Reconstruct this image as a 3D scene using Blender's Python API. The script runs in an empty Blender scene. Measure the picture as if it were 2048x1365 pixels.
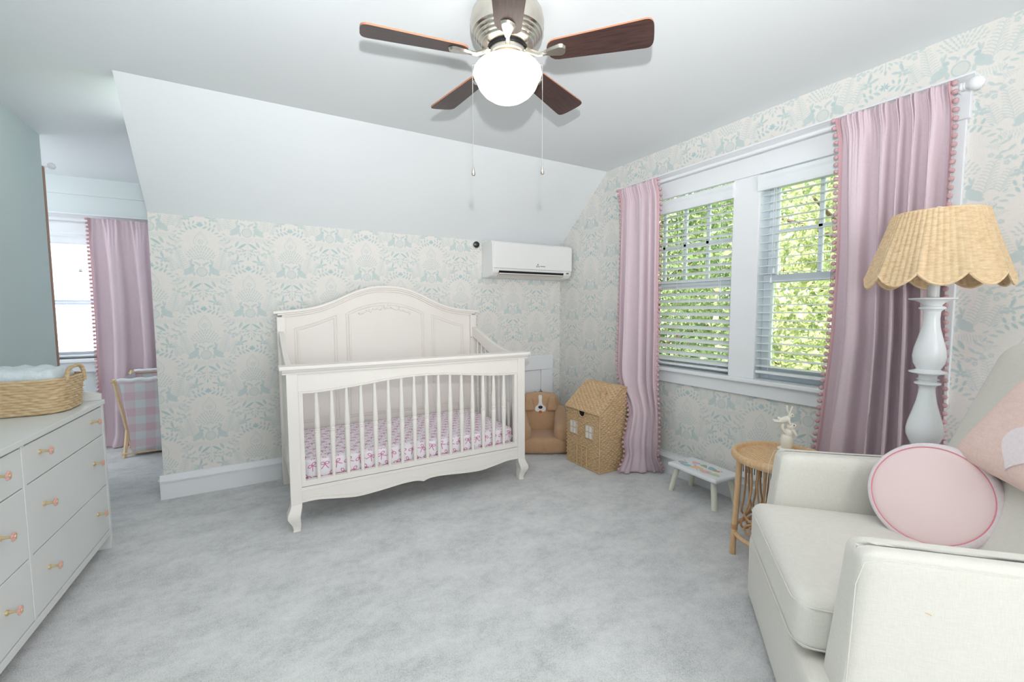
import bpy, bmesh, math, random
import numpy as np
from mathutils import Vector, Matrix

random.seed(7)
rng = np.random.default_rng(7)
sc = bpy.context.scene
col = sc.collection
PI = math.pi

# ------------------------------------------------------------------ camera
CAM = Vector((0, 0, 1.176))
yaw, pitch, roll = 0.5315, 0.0726, -0.0032
F_PX = 878.93
fw = Vector((math.sin(yaw) * math.cos(pitch), math.cos(yaw) * math.cos(pitch), -math.sin(pitch)))
rt = Vector((math.cos(yaw), -math.sin(yaw), 0))
up = rt.cross(fw)
rt2 = rt * math.cos(roll) + up * math.sin(roll)
up2 = -rt * math.sin(roll) + up * math.cos(roll)
cd = bpy.data.cameras.new('camera')
cd.sensor_width = 36.0
cd.lens = F_PX * 36.0 / 2048.0
cd.clip_start = 0.02
cam = bpy.data.objects.new('camera', cd)
col.objects.link(cam)
cam.matrix_world = Matrix(((rt2.x, up2.x, -fw.x, CAM.x), (rt2.y, up2.y, -fw.y, CAM.y), (rt2.z, up2.z, -fw.z, CAM.z), (0, 0, 0, 1)))
sc.camera = cam

# ------------------------------------------------------------------ room constants (metres)
W = 2.531      # window wall plane x
D = 3.401      # crib wall plane y
XL = -0.52     # left end of the crib wall
ZK = 1.759     # knee wall height
DS = 2.7725    # where the slope meets the flat ceiling
ZC = 2.2904    # ceiling
XG = -1.125    # green wall plane
YG = 4.0       # end of the green wall
YF = 5.10      # alcove end wall
YR = -2.0      # wall behind the camera

# ------------------------------------------------------------------ world, lights, exposure
wd = bpy.data.worlds.new('world')
sc.world = wd
wd.use_nodes = True
bg = wd.node_tree.nodes['Background']
bg.inputs['Color'].default_value = (0.93, 0.965, 1.0, 1)
bg.inputs['Strength'].default_value = 2.0


def light(name, kind, loc, energy, color=(1, 1, 1), size=0.1, size_y=None, aim=None):
    d = bpy.data.lights.new(name, kind)
    d.energy = energy
    d.color = color
    if kind == 'AREA':
        d.shape = 'RECTANGLE'
        d.size = size
        d.size_y = size_y or size
    elif kind == 'SUN':
        d.angle = size
    else:
        d.shadow_soft_size = size
    o = bpy.data.objects.new(name, d)
    o.location = loc
    if aim is not None:
        o.rotation_euler = (Vector(aim) - Vector(loc)).to_track_quat('-Z', 'Y').to_euler()
    col.objects.link(o)
    return o


# daylight: the sun on the garden, sky light entering each window; plus an added rear fill
light('sun', 'SUN', (0, 0, 8), 11.0, (1.0, 0.96, 0.90), 0.02, aim=(4.0, 1.4, 3.0))
light('daylight_alcove', 'AREA', (-1.35, YF + 0.2, 1.30), 20, (0.9, 0.96, 1.0), 0.8, 1.05, aim=(-1.35, 3, 1.2))
light('rear_fill', 'AREA', (0.7, YR + 0.03, 1.35), 27, (1.0, 0.99, 0.98), 1.7, 1.3, aim=(0.7, 3, 1.35))  # added fill light behind the camera, not a known window
light('alcove_lamp', 'POINT', (-2.35, 4.58, 1.95), 22, (0.95, 0.97, 1.0), 0.06)
# the photographer's flash, held just above the camera (it throws the fan's shadow on the ceiling)
fl_ = light('camera_flash', 'SPOT', (0.0, -0.04, 1.42), 190, (0.99, 0.99, 1.0), 0.022, aim=(0.52, 0.95, 2.29))
fl_.data.spot_size = math.radians(128)
fl_.data.spot_blend = 1.0

sc.view_settings.view_transform = 'Standard'
sc.view_settings.look = 'None'
sc.view_settings.exposure = 0.16
sc.view_settings.gamma = 1.0
sc.view_settings.use_curve_mapping = False
sc.cycles.use_denoising = True
sc.cycles.max_bounces = 8
sc.cycles.diffuse_bounces = 4
sc.cycles.use_adaptive_sampling = True
sc.cycles.adaptive_threshold = 0.045
sc.cycles.sample_clamp_indirect = 6.0


# ------------------------------------------------------------------ materials
def lin(c):
    return tuple(((v / 255) / 12.92 if v / 255 <= 0.04045 else ((v / 255 + 0.055) / 1.055) ** 2.4) for v in c)


class X:
    """a tiny expression wrapper that builds Math nodes"""
    nt = None

    def __init__(s, sock):
        s.s = sock

    @staticmethod
    def m(op, *a):
        n = X.nt.nodes.new('ShaderNodeMath')
        n.operation = op
        for i, v in enumerate(a):
            if isinstance(v, X):
                X.nt.links.new(v.s, n.inputs[i])
            else:
                n.inputs[i].default_value = v
        return X(n.outputs[0])

    def __add__(s, o): return X.m('ADD', s, o)
    __radd__ = __add__
    def __sub__(s, o): return X.m('SUBTRACT', s, o)
    def __rsub__(s, o): return X.m('SUBTRACT', o, s)
    def __mul__(s, o): return X.m('MULTIPLY', s, o)
    __rmul__ = __mul__
    def __truediv__(s, o): return X.m('DIVIDE', s, o)
    def __lt__(s, o): return X.m('LESS_THAN', s, o)
    def __gt__(s, o): return X.m('GREATER_THAN', s, o)
    def abs(s): return X.m('ABSOLUTE', s)
    def fract(s): return X.m('FRACT', s)
    def floor(s): return X.m('FLOOR', s)
    def sin(s): return X.m('SINE', s)
    def sqrt(s): return X.m('SQRT', s)
    def max(s, o): return X.m('MAXIMUM', s, o)
    def min(s, o): return X.m('MINIMUM', s, o)


def newmat(name):
    m = bpy.data.materials.new(name)
    m.use_nodes = True
    nt = m.node_tree
    return m, nt, nt.nodes['Principled BSDF']


def coords(nt, kind='Object'):
    t = nt.nodes.new('ShaderNodeTexCoord')
    return t.outputs[kind]


def noise(nt, vec, scale, detail=2.0, rough=0.5):
    n = nt.nodes.new('ShaderNodeTexNoise')
    n.inputs['Scale'].default_value = scale
    n.inputs['Detail'].default_value = detail
    n.inputs['Roughness'].default_value = rough
    nt.links.new(vec, n.inputs['Vector'])
    return n.outputs['Fac']


def mapping(nt, vec, scale=(1, 1, 1), rot=(0, 0, 0), loc=(0, 0, 0)):
    n = nt.nodes.new('ShaderNodeMapping')
    n.inputs['Scale'].default_value = scale
    n.inputs['Rotation'].default_value = rot
    n.inputs['Location'].default_value = loc
    nt.links.new(vec, n.inputs['Vector'])
    return n.outputs['Vector']


def ramp(nt, fac, stops):
    n = nt.nodes.new('ShaderNodeValToRGB')
    while len(n.color_ramp.elements) < len(stops):
        n.color_ramp.elements.new(0.5)
    for e, (p, c) in zip(n.color_ramp.elements, stops):
        e.position = p
        e.color = (*c, 1)
    nt.links.new(fac, n.inputs['Fac'])
    return n.outputs['Color']


def mixc(nt, fac, a, b):
    n = nt.nodes.new('ShaderNodeMix')
    n.data_type = 'RGBA'
    for sock, v in ((n.inputs[0], fac), (n.inputs[6], a), (n.inputs[7], b)):
        if isinstance(v, bpy.types.NodeSocket):
            nt.links.new(v, sock)
        elif isinstance(v, tuple):
            sock.default_value = (*v, 1)
        else:
            sock.default_value = v
    return n.outputs[2]


def bump(nt, b, height, strength=0.3, dist=0.01):
    n = nt.nodes.new('ShaderNodeBump')
    n.inputs['Strength'].default_value = strength
    n.inputs['Distance'].default_value = dist
    nt.links.new(height, n.inputs['Height'])
    nt.links.new(n.outputs['Normal'], b.inputs['Normal'])


def mat(name, c, rough=0.5, metal=0.0, var=None, bmp=None, spec=0.4, sheen=0.0):
    """c in 0-255 sRGB; var=(scale, amount); bmp=(scale, strength, distance)"""
    m, nt, b = newmat(name)
    base = lin(c)
    b.inputs['Roughness'].default_value = rough
    b.inputs['Metallic'].default_value = metal
    b.inputs['Specular IOR Level'].default_value = spec
    b.inputs['Sheen Weight'].default_value = sheen
    v = coords(nt)
    sv, av = var if var else (6.0, 0.04)
    f = noise(nt, v, sv, 3.0)
    cr = ramp(nt, f, [(0.25, tuple(max(0, x * (1 - av)) for x in base)), (0.75, tuple(min(1, x * (1 + av)) for x in base))])
    nt.links.new(cr, b.inputs['Base Color'])
    if bmp:
        bump(nt, b, noise(nt, v, bmp[0], 3.0), bmp[1], bmp[2])
    return m


MT = {}
MT['ceil'] = mat('ceiling_paint', (236, 240, 242), 0.6, bmp=(120, 0.05, 0.002), var=(1.2, 0.012))
MT['green'] = mat('sage_paint', (204, 218, 216), 0.55, bmp=(150, 0.05, 0.002), var=(1.0, 0.015))
MT['alcove'] = mat('alcove_paint', (216, 224, 224), 0.55, var=(1.0, 0.015))
MT['trim'] = mat('white_trim_paint', (238, 240, 243), 0.35, var=(3, 0.012))
MT['crib'] = mat('ivory_lacquer', (241, 235, 229), 0.38, var=(5, 0.012))
MT['dresser'] = mat('dresser_white', (228, 230, 228), 0.38, var=(3, 0.012))
MT['gold'] = mat('brass', (226, 206, 164), 0.35, 0.85)
MT['pinkpearl'] = mat('pink_shell', (232, 180, 170), 0.3, 0.15)
MT['nickel'] = mat('brushed_nickel', (206, 200, 190), 0.22, 1.0, var=(40, 0.05))
MT['steel'] = mat('polished_steel', (215, 215, 218), 0.15, 1.0)
MT['black'] = mat('black_plastic', (24, 24, 27), 0.3)
MT['darkiron'] = mat('dark_iron', (70, 68, 66), 0.5, 0.7)
MT['plastic'] = mat('white_plastic', (238, 238, 236), 0.3, var=(2, 0.008))
MT['plastic2'] = mat('warm_white_plastic', (226, 222, 215), 0.35)
MT['slat'] = mat('blind_white', (236, 240, 243), 0.42)
MT['vinyl'] = mat('sash_vinyl', (226, 234, 242), 0.4)
MT['white_lamp'] = mat('white_gloss', (240, 242, 245), 0.22, var=(3, 0.006))
MT['stool'] = mat('stool_white', (240, 241, 244), 0.4)
MT['stool_leg'] = mat('stool_cream', (232, 230, 216), 0.45)
MT['boucle'] = mat('teddy_fleece', (205, 165, 128), 0.95, bmp=(260, 0.9, 0.006), var=(220, 0.16), sheen=0.3)
MT['white_felt'] = mat('white_felt', (236, 236, 235), 0.9, bmp=(400, 0.3, 0.002))
MT['red_felt'] = mat('coral_felt', (226, 98, 84), 0.9)
MT['strand'] = mat('door_pine', (224, 190, 140), 0.55, var=(30, 0.1))
MT['pine'] = mat('hamper_pine', (226, 200, 160), 0.5, var=(25, 0.06))
MT['whitecloth'] = mat('white_cotton', (238, 240, 242), 0.9, bmp=(200, 0.2, 0.002))
MT['pad'] = mat('fluffy_pad', (228, 238, 244), 0.95, bmp=(130, 0.6, 0.006), var=(60, 0.05), sheen=0.3)
MT['fluff'] = mat('fluffy_trim', (250, 236, 240), 0.95, bmp=(350, 0.6, 0.003), var=(120, 0.04), sheen=0.3)
MT['pinkface'] = mat('blush_velvet', (252, 226, 226), 0.85, bmp=(300, 0.15, 0.001), var=(6, 0.02), sheen=0.4)
MT['pinkpipe'] = mat('rose_piping', (240, 150, 165), 0.8)
MT['porcelain'] = mat('rabbit_porcelain', (243, 238, 226), 0.35, var=(25, 0.06))
MT['rabbitpink'] = mat('rabbit_pink', (236, 190, 172), 0.4)
MT['bark'] = mat('bark', (98, 84, 70), 0.9, bmp=(20, 0.6, 0.02), var=(15, 0.25))
MT['brownedge'] = mat('stained_door_edge', (170, 132, 110), 0.5, var=(20, 0.1))
MT['ground'] = mat('lawn', (120, 160, 70), 0.95, var=(4, 0.2))
MT['housewall'] = mat('pale_siding', (225, 230, 235), 0.8)
MT['greylogo'] = mat('grey_print', (120, 120, 124), 0.5)


def fabric(name, c, scale=700, strength=0.25, var=0.05, rough=0.9, sheen=0.2):
    m, nt, b = newmat(name)
    v = coords(nt)
    base = lin(c)
    n1 = noise(nt, mapping(nt, v, (1, 1, 0.12)), scale, 2)
    n2 = noise(nt, mapping(nt, v, (0.12, 0.12, 1)), scale, 2)
    mm = nt.nodes.new('ShaderNodeMath')
    mm.operation = 'ADD'
    nt.links.new(n1, mm.inputs[0])
    nt.links.new(n2, mm.inputs[1])
    h = nt.nodes.new('ShaderNodeMath')
    h.operation = 'MULTIPLY'
    h.inputs[1].default_value = 0.5
    nt.links.new(mm.outputs[0], h.inputs[0])
    cr = ramp(nt, h.outputs[0], [(0.35, tuple(x * (1 - var) for x in base)), (0.65, tuple(min(1, x * (1 + var)) for x in base))])
    nt.links.new(cr, b.inputs['Base Color'])
    b.inputs['Roughness'].default_value = rough
    b.inputs['Sheen Weight'].default_value = sheen
    b.inputs['Specular IOR Level'].default_value = 0.2
    bump(nt, b, h.outputs[0], strength, 0.002)
    return m


MT['curtain'] = fabric('mauve_linen', (219, 199, 207), 500, 0.2, 0.04)
MT['pom'] = mat('pompom_yarn', (206, 168, 172), 0.95, bmp=(300, 0.5, 0.004), var=(90, 0.08))
MT['curtrim'] = mat('curtain_trim_tape', (207, 168, 174), 0.9)
MT['linen'] = fabric('cream_linen', (229, 225, 217), 420, 0.22, 0.035)
MT['knit'] = fabric('blush_knit', (244, 214, 205), 260, 0.5, 0.06)


def wood(name, ca, cb, axis_scale, rough=0.45):
    m, nt, b = newmat(name)
    v = mapping(nt, coords(nt), axis_scale)
    f = noise(nt, v, 9, 5, 0.6)
    nt.links.new(ramp(nt, f, [(0.3, lin(ca)), (0.7, lin(cb))]), b.inputs['Base Color'])
    b.inputs['Roughness'].default_value = rough
    return m


MT['walnut'] = wood('walnut_blade', (50, 33, 31), (80, 57, 53), (1.2, 14, 14), 0.38)
MT['walnut_edge'] = mat('blade_edge', (176, 118, 88), 0.5)
MT['rattan'] = wood('rattan_pole', (216, 174, 130), (236, 200, 158), (9, 9, 2), 0.45)
MT['rattan_dark'] = mat('rattan_thin', (204, 160, 118), 0.5, var=(40, 0.1))


def weave_mat(name, ca, cb, cc, scale):
    m, nt, b = newmat(name)
    v = coords(nt)
    f = noise(nt, mapping(nt, v, (1, 1, 3.5)), scale, 3, 0.6)
    nt.links.new(ramp(nt, f, [(0.28, lin(ca)), (0.5, lin(cb)), (0.75, lin(cc))]), b.inputs['Base Color'])
    b.inputs['Roughness'].default_value = 0.6
    return m


MT['wicker'] = weave_mat('wicker', (190, 154, 114), (212, 178, 138), (228, 200, 162), 55)
MT['shade'] = weave_mat('shade_wicker', (216, 182, 140), (232, 202, 162), (240, 216, 182), 40)
MT['seagrass'] = weave_mat('seagrass', (190, 160, 120), (212, 186, 146), (228, 208, 174), 28)


def globe_mat():
    m, nt, b = newmat('lit_opal_glass')
    b.inputs['Base Color'].default_value = (1, 0.97, 0.92, 1)
    b.inputs['Emission Color'].default_value = (1.0, 0.93, 0.82, 1)
    b.inputs['Emission Strength'].default_value = 1.7
    return m


MT['globe'] = globe_mat()


def glass_mat():
    m, nt, b = newmat('window_glass')
    out = nt.nodes['Material Output']
    tr = nt.nodes.new('ShaderNodeBsdfTransparent')
    gl = nt.nodes.new('ShaderNodeBsdfGlossy')
    gl.inputs['Roughness'].default_value = 0.02
    fr = nt.nodes.new('ShaderNodeFresnel')
    fr.inputs['IOR'].default_value = 1.35
    mx = nt.nodes.new('ShaderNodeMixShader')
    nt.links.new(fr.outputs[0], mx.inputs[0])
    nt.links.new(tr.outputs[0], mx.inputs[1])
    nt.links.new(gl.outputs[0], mx.inputs[2])
    nt.links.new(mx.outputs[0], out.inputs['Surface'])
    return m


MT['glass'] = glass_mat()


def leaf_mat(name, a, b_, c):
    m, nt, b = newmat(name)
    out = nt.nodes['Material Output']
    f = noise(nt, coords(nt), 9.0, 3)
    cr = ramp(nt, f, [(0.3, lin(a)), (0.5, lin(b_)), (0.7, lin(c))])
    nt.links.new(cr, b.inputs['Base Color'])
    b.inputs['Roughness'].default_value = 0.5
    t = nt.nodes.new('ShaderNodeBsdfTranslucent')
    nt.links.new(cr, t.inputs['Color'])
    mx = nt.nodes.new('ShaderNodeMixShader')
    mx.inputs[0].default_value = 0.45
    nt.links.new(b.outputs[0], mx.inputs[1])
    nt.links.new(t.outputs[0], mx.inputs[2])
    nt.links.new(mx.outputs[0], out.inputs['Surface'])
    return m


MT['leaf1'] = leaf_mat('leaf_green', (78, 106, 66), (130, 156, 100), (206, 214, 160))
MT['leaf2'] = leaf_mat('leaf_yellowgreen', (118, 140, 88), (186, 196, 140), (244, 242, 208))
MT['leaf3'] = leaf_mat('leaf_midgreen', (110, 138, 92), (166, 184, 130), (226, 230, 182))


def carpet_mat():
    m, nt, b = newmat('grey_carpet')
    v = coords(nt)
    X.nt = nt
    big = noise(nt, mapping(nt, v, (1, 1.5, 1), (0, 0, 0.5)), 4.2, 6, 0.68)
    mid = noise(nt, v, 26, 4, 0.65)
    fine = noise(nt, v, 230, 2, 0.7)
    vf = noise(nt, v, 120, 3, 0.8)
    f = X(big) * 0.34 + X(mid) * 0.16 + X(fine) * 0.32 + X(vf) * 0.18
    nt.links.new(ramp(nt, f.s, [(0.34, lin((176, 178, 180))), (0.5, lin((232, 232, 233))), (0.63, lin((252, 252, 252)))]), b.inputs['Base Color'])
    b.inputs['Roughness'].default_value = 1.0
    b.inputs['Specular IOR Level'].default_value = 0.05
    b.inputs['Sheen Weight'].default_value = 0.25
    h = X(fine) * 0.6 + X(vf) * 0.6 + X(big) * 0.5
    bump(nt, b, h.s, 0.75, 0.012)
    return m


MT['carpet'] = carpet_mat()


def paper_mat():
    m, nt, b = newmat('botanical_wallpaper')
    a = nt.nodes.new('ShaderNodeAttribute')
    a.attribute_name = 'print'
    v = coords(nt)
    X.nt = nt
    hue = noise(nt, v, 5, 2)
    linen = X(noise(nt, mapping(nt, v, (0.2, 0.2, 4)), 160, 2)) * 0.5 + X(noise(nt, mapping(nt, v, (4, 4, 0.2)), 160, 2)) * 0.5
    base = ramp(nt, linen.s, [(0.35, lin((229, 225, 220))), (0.65, lin((238, 234, 229)))])
    ink = mixc(nt, hue, lin((160, 193, 199)), lin((168, 198, 197)))
    nt.links.new(mixc(nt, a.outputs['Fac'], base, ink), b.inputs['Base Color'])
    b.inputs['Roughness'].default_value = 0.75
    b.inputs['Specular IOR Level'].default_value = 0.2
    return m


MT['paper'] = paper_mat()


def bow_mat():
    m, nt, b = newmat('bow_print_cotton')
    uv = nt.nodes.new('ShaderNodeUVMap')
    sp = nt.nodes.new('ShaderNodeSeparateXYZ')
    nt.links.new(uv.outputs[0], sp.inputs[0])
    X.nt = nt
    S = 1 / 0.062
    u0, v0 = X(sp.outputs[0]) * S, X(sp.outputs[1]) * S
    u0 = u0 + (v0.floor() * 0.5).fract()
    cu, cv = u0.floor(), v0.floor()
    pu, pv = u0.fract() - 0.5, v0.fract() - 0.5
    ang = ((cu * 12.9898 + cv * 78.233).sin() * 43758.5).fract() * 2.4 - 1.2
    ca, sa = X.m('COSINE', ang), ang.sin()
    x = pu * ca - pv * sa
    y = pu * sa + pv * ca
    ax = x.abs()
    # loops: a ring each side; tails: a slanted segment each side
    lx, ly = (ax - 0.19) * 0.85, (y - 0.10) * 1.25
    ring = ((lx * lx + ly * ly).sqrt() - 0.135).abs()
    tl = (ax * 0.8 + y * 0.6).abs() + ((y + 0.2).abs() - 0.2).max(0.0) * 3
    knot = (x * x + (y - 0.02) * (y - 0.02)).sqrt() - 0.02
    d = ring.min(tl).min(knot)
    f = d < 0.037
    nt.links.new(mixc(nt, f.s, lin((246, 240, 246)), lin((208, 130, 166))), b.inputs['Base Color'])
    b.inputs['Roughness'].default_value = 0.9
    return m


MT['bows'] = bow_mat()


def gingham_mat():
    m, nt, b = newmat('pink_gingham')
    uv = nt.nodes.new('ShaderNodeUVMap')
    sp = nt.nodes.new('ShaderNodeSeparateXYZ')
    nt.links.new(uv.outputs[0], sp.inputs[0])
    X.nt = nt
    S = 1 / 0.125
    a = (X(sp.outputs[0]) * S).fract() > 0.5
    c = (X(sp.outputs[1]) * S).fract() > 0.5
    f = (a + c) * 0.5
    nt.links.new(ramp(nt, f.s, [(0.0, lin((232, 236, 238))), (0.5, lin((232, 220, 225))), (1.0, lin((232, 202, 211)))]), b.inputs['Base Color'])
    b.inputs['Roughness'].default_value = 0.95
    return m


MT['gingham'] = gingham_mat()


# ------------------------------------------------------------------ mesh helpers
class MB:
    def __init__(s):
        s.v, s.f, s.mi, s.uv = [], [], [], None

    def add(s, verts, faces, m=0):
        o = len(s.v)
        s.v.extend([tuple(p) for p in verts])
        s.f.extend([tuple(i + o for i in f) for f in faces])
        s.mi.extend([m] * len(faces))
        return s

    def box(s, x0, y0, z0, x1, y1, z1, m=0):
        x0, x1 = min(x0, x1), max(x0, x1)
        y0, y1 = min(y0, y1), max(y0, y1)
        z0, z1 = min(z0, z1), max(z0, z1)
        return s.hexa([(x0, y0, z0), (x1, y0, z0), (x1, y1, z0), (x0, y1, z0), (x0, y0, z1), (x1, y0, z1), (x1, y1, z1), (x0, y1, z1)], m)

    def hexa(s, p, m=0):
        return s.add(p, [(0, 3, 2, 1), (4, 5, 6, 7), (0, 1, 5, 4), (1, 2, 6, 5), (2, 3, 7, 6), (3, 0, 4, 7)], m)

    def tube(s, pts, r, n=8, closed=False, cap=True, m=0, squash=None):
        P = [Vector(p) for p in pts]
        k = len(P)
        R = r if isinstance(r, (list, tuple)) else [r] * k
        T = []
        for i in range(k):
            a = P[(i - 1) % k] if (closed or i > 0) else P[i]
            b = P[(i + 1) % k] if (closed or i < k - 1) else P[i]
            t = (b - a)
            T.append(t.normalized() if t.length > 1e-9 else Vector((0, 0, 1)))
        ref = Vector((0, 0, 1)) if abs(T[0].z) < 0.9 else Vector((1, 0, 0))
        nrm = (ref - T[0] * ref.dot(T[0])).normalized()
        vs = []
        for i in range(k):
            nrm = (nrm - T[i] * nrm.dot(T[i])).normalized()
            bi = T[i].cross(nrm)
            for j in range(n):
                a = 2 * PI * j / n
                q1, q2 = (1, 1) if squash is None else squash
                vs.append(P[i] + (nrm * math.cos(a) * q1 + bi * math.sin(a) * q2) * R[i])
        fs = []
        for i in range(k if closed else k - 1):
            for j in range(n):
                a, b = i * n + j, i * n + (j + 1) % n
                c, d = ((i + 1) % k) * n + (j + 1) % n, ((i + 1) % k) * n + j
                fs.append((a, b, c, d))
        if cap and not closed:
            fs.append(tuple(range(n - 1, -1, -1)))
            fs.append(tuple((k - 1) * n + j for j in range(n)))
        return s.add(vs, fs, m)

    def cyl(s, a, b, r, r2=None, n=14, m=0):
        return s.tube([a, b], [r, r if r2 is None else r2], n, m=m)

    def lathe(s, prof, c=(0, 0, 0), n=28, m=0, axis=None):
        vs, fs = [], []
        k = len(prof)
        for (r, z) in prof:
            for j in range(n):
                a = 2 * PI * j / n
                vs.append(Vector((r * math.cos(a), r * math.sin(a), z)))
        for i in range(k - 1):
            for j in range(n):
                fs.append((i * n + j, i * n + (j + 1) % n, (i + 1) * n + (j + 1) % n, (i + 1) * n + j))
        if prof[0][0] > 1e-5:
            fs.append(tuple(range(n - 1, -1, -1)))
        if prof[-1][0] > 1e-5:
            fs.append(tuple((k - 1) * n + j for j in range(n)))
        if axis is not None:
            q = Vector((0, 0, 1)).rotation_difference(Vector(axis).normalized())
            vs = [q @ p for p in vs]
        c = Vector(c)
        return s.add([p + c for p in vs], fs, m)

    def grid(s, P, cu=False, cv=False, m=0):
        P = np.asarray(P)
        a, b = P.shape[:2]
        idx = np.arange(a * b).reshape(a, b)
        i0 = idx if cu else idx[:-1]
        i1 = np.roll(idx, -1, 0) if cu else idx[1:]
        if cv:
            q = [i0, np.roll(i0, -1, 1), np.roll(i1, -1, 1), i1]
        else:
            q = [i0[:, :-1], i0[:, 1:], i1[:, 1:], i1[:, :-1]]
        fs = np.stack([t.ravel() for t in q], 1)
        return s.add(P.reshape(-1, 3).tolist(), fs.tolist(), m)

    def prism(s, poly, plane, a, b, m=0):
        def p3(q, d):
            if plane == 'xz': return (q[0], d, q[1])
            if plane == 'yz': return (d, q[0], q[1])
            return (q[0], q[1], d)
        n = len(poly)
        vs = [p3(q, a) for q in poly] + [p3(q, b) for q in poly]
        fs = [tuple(range(n)), tuple(range(2 * n - 1, n - 1, -1))]
        fs += [(i, i + n, (i + 1) % n + n, (i + 1) % n) for i in range(n)]
        return s.add(vs, fs, m)

    def sphere(s, c, r, nu=16, nv=10, m=0, rot=None):
        R = (r, r, r) if not isinstance(r, (tuple, list)) else r
        vs = [Vector((0, 0, R[2]))]
        for i in range(1, nv):
            t = PI * i / nv
            for j in range(nu):
                a = 2 * PI * j / nu
                vs.append(Vector((R[0] * math.sin(t) * math.cos(a), R[1] * math.sin(t) * math.sin(a), R[2] * math.cos(t))))
        vs.append(Vector((0, 0, -R[2])))
        fs = [(0, 1 + j, 1 + (j + 1) % nu) for j in range(nu)]
        for i in range(nv - 2):
            for j in range(nu):
                a, b = 1 + i * nu + j, 1 + i * nu + (j + 1) % nu
                fs.append((a, a + nu, b + nu, b))
        e = len(vs) - 1
        o = 1 + (nv - 2) * nu
        fs += [(o + j, e, o + (j + 1) % nu) for j in range(nu)]
        if rot is not None:
            vs = [rot @ p for p in vs]
        c = Vector(c)
        return s.add([p + c for p in vs], fs, m)

    def rbox(s, c, h, r, n=10, fn=None, m=0):
        """rounded box: centre c, half sizes h, corner radius r; fn deforms local points"""
        h = np.array(h, float)
        t = np.linspace(-1, 1, n + 1)
        t = np.sign(t) * np.abs(t) ** 0.6
        key, vs, fs = {}, [], []

        def vid(p):
            k = tuple(np.round(p, 5))
            if k not in key:
                key[k] = len(vs)
                q = np.array(p) * h
                inn = np.clip(q, -(h - r), h - r)
                d = q - inn
                L = np.linalg.norm(d)
                vs.append(inn + d / L * r if L > 1e-9 else q)
            return key[k]
        for ax in range(3):
            for sg in (-1, 1):
                b, g = [(1, 2), (2, 0), (0, 1)][ax]
                for i in range(n):
                    for j in range(n):
                        q = []
                        for (ii, jj) in ((i, j), (i + 1, j), (i + 1, j + 1), (i, j + 1)):
                            p = [0, 0, 0]
                            p[ax], p[b], p[g] = sg, t[ii], t[jj]
                            q.append(vid(p))
                        fs.append(tuple(q if sg > 0 else q[::-1]))
        if fn:
            vs = [np.array(fn(*p)) for p in vs]
        c = np.array(c)
        return s.add([p + c for p in vs], fs, m)

    def loft(s, secs, m=0):
        """secs: list of (cx, cy, z, hx, hy): square sections stacked"""
        vs, fs = [], []
        for (cx, cy, z, hx, hy) in secs:
            vs += [(cx - hx, cy - hy, z), (cx + hx, cy - hy, z), (cx + hx, cy + hy, z), (cx - hx, cy + hy, z)]
        k = len(secs)
        for i in range(k - 1):
            for j in range(4):
                fs.append((i * 4 + j, i * 4 + (j + 1) % 4, (i + 1) * 4 + (j + 1) % 4, (i + 1) * 4 + j))
        fs += [(3, 2, 1, 0), tuple((k - 1) * 4 + j for j in range(4))]
        return s.add(vs, fs, m)

    def mesh(s, name, mats, inv=None, smooth=False, angle=35):
        me = bpy.data.meshes.new(name)
        v = np.array(s.v, dtype=np.float64).reshape(-1, 3)
        if inv is not None:
            A = np.array(inv)
            v = v @ A[:3, :3].T + A[:3, 3]
        me.from_pydata(v.tolist(), [], s.f)
        for m in (mats if isinstance(mats, (list, tuple)) else [mats]):
            me.materials.append(MT[m] if isinstance(m, str) else m)
        if any(s.mi):
            me.polygons.foreach_set('material_index', s.mi)
        if smooth:
            me.polygons.foreach_set('use_smooth', [True] * len(me.polygons))
            if angle is not None:
                me.set_sharp_from_angle(angle=math.radians(angle))
        me.update()
        return me


WM = {}


def link(name, data, parent=None, loc=(0, 0, 0), rot=(0, 0, 0)):
    o = bpy.data.objects.new(name, data)
    col.objects.link(o)
    o.location = loc
    o.rotation_euler = rot
    if parent is not None:
        o.parent = parent
    L = Matrix.Translation(Vector(loc)) @ Matrix.Rotation(rot[2], 4, 'Z') @ Matrix.Rotation(rot[1], 4, 'Y') @ Matrix.Rotation(rot[0], 4, 'X')
    WM[o.name] = (WM[parent.name] @ L) if parent is not None else L
    return o


def tag(o, label=None, cat=None, group=None, kind=None):
    if label: o['label'] = label
    if cat: o['category'] = cat
    if group: o['group'] = group
    if kind: o['kind'] = kind
    return o


def thing(name, label, cat, loc=(0, 0, 0), rz=0.0, group=None):
    return tag(link(name, None, None, loc, (0, 0, rz)), label, cat, group)


def part(mb, name, mats, parent=None, smooth=False, bevel=0.0, local=False, angle=35, seg=2, label=None):
    """link the collected geometry as one mesh; coordinates are world unless local"""
    inv = None
    if parent is not None and not local:
        inv = WM[parent.name].inverted()
    o = link(name, mb.mesh(name, mats, inv, smooth, angle), parent)
    if bevel:
        b = o.modifiers.new('bevel', 'BEVEL')
        b.width = bevel
        b.segments = seg
        b.limit_method = 'ANGLE'
        b.angle_limit = math.radians(40)
    if label:
        o['label'] = label
    return o


def struct(mb, name, mats, label, cat, **k):
    return tag(part(mb, name, mats, **k), label, cat, kind='structure')


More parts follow.
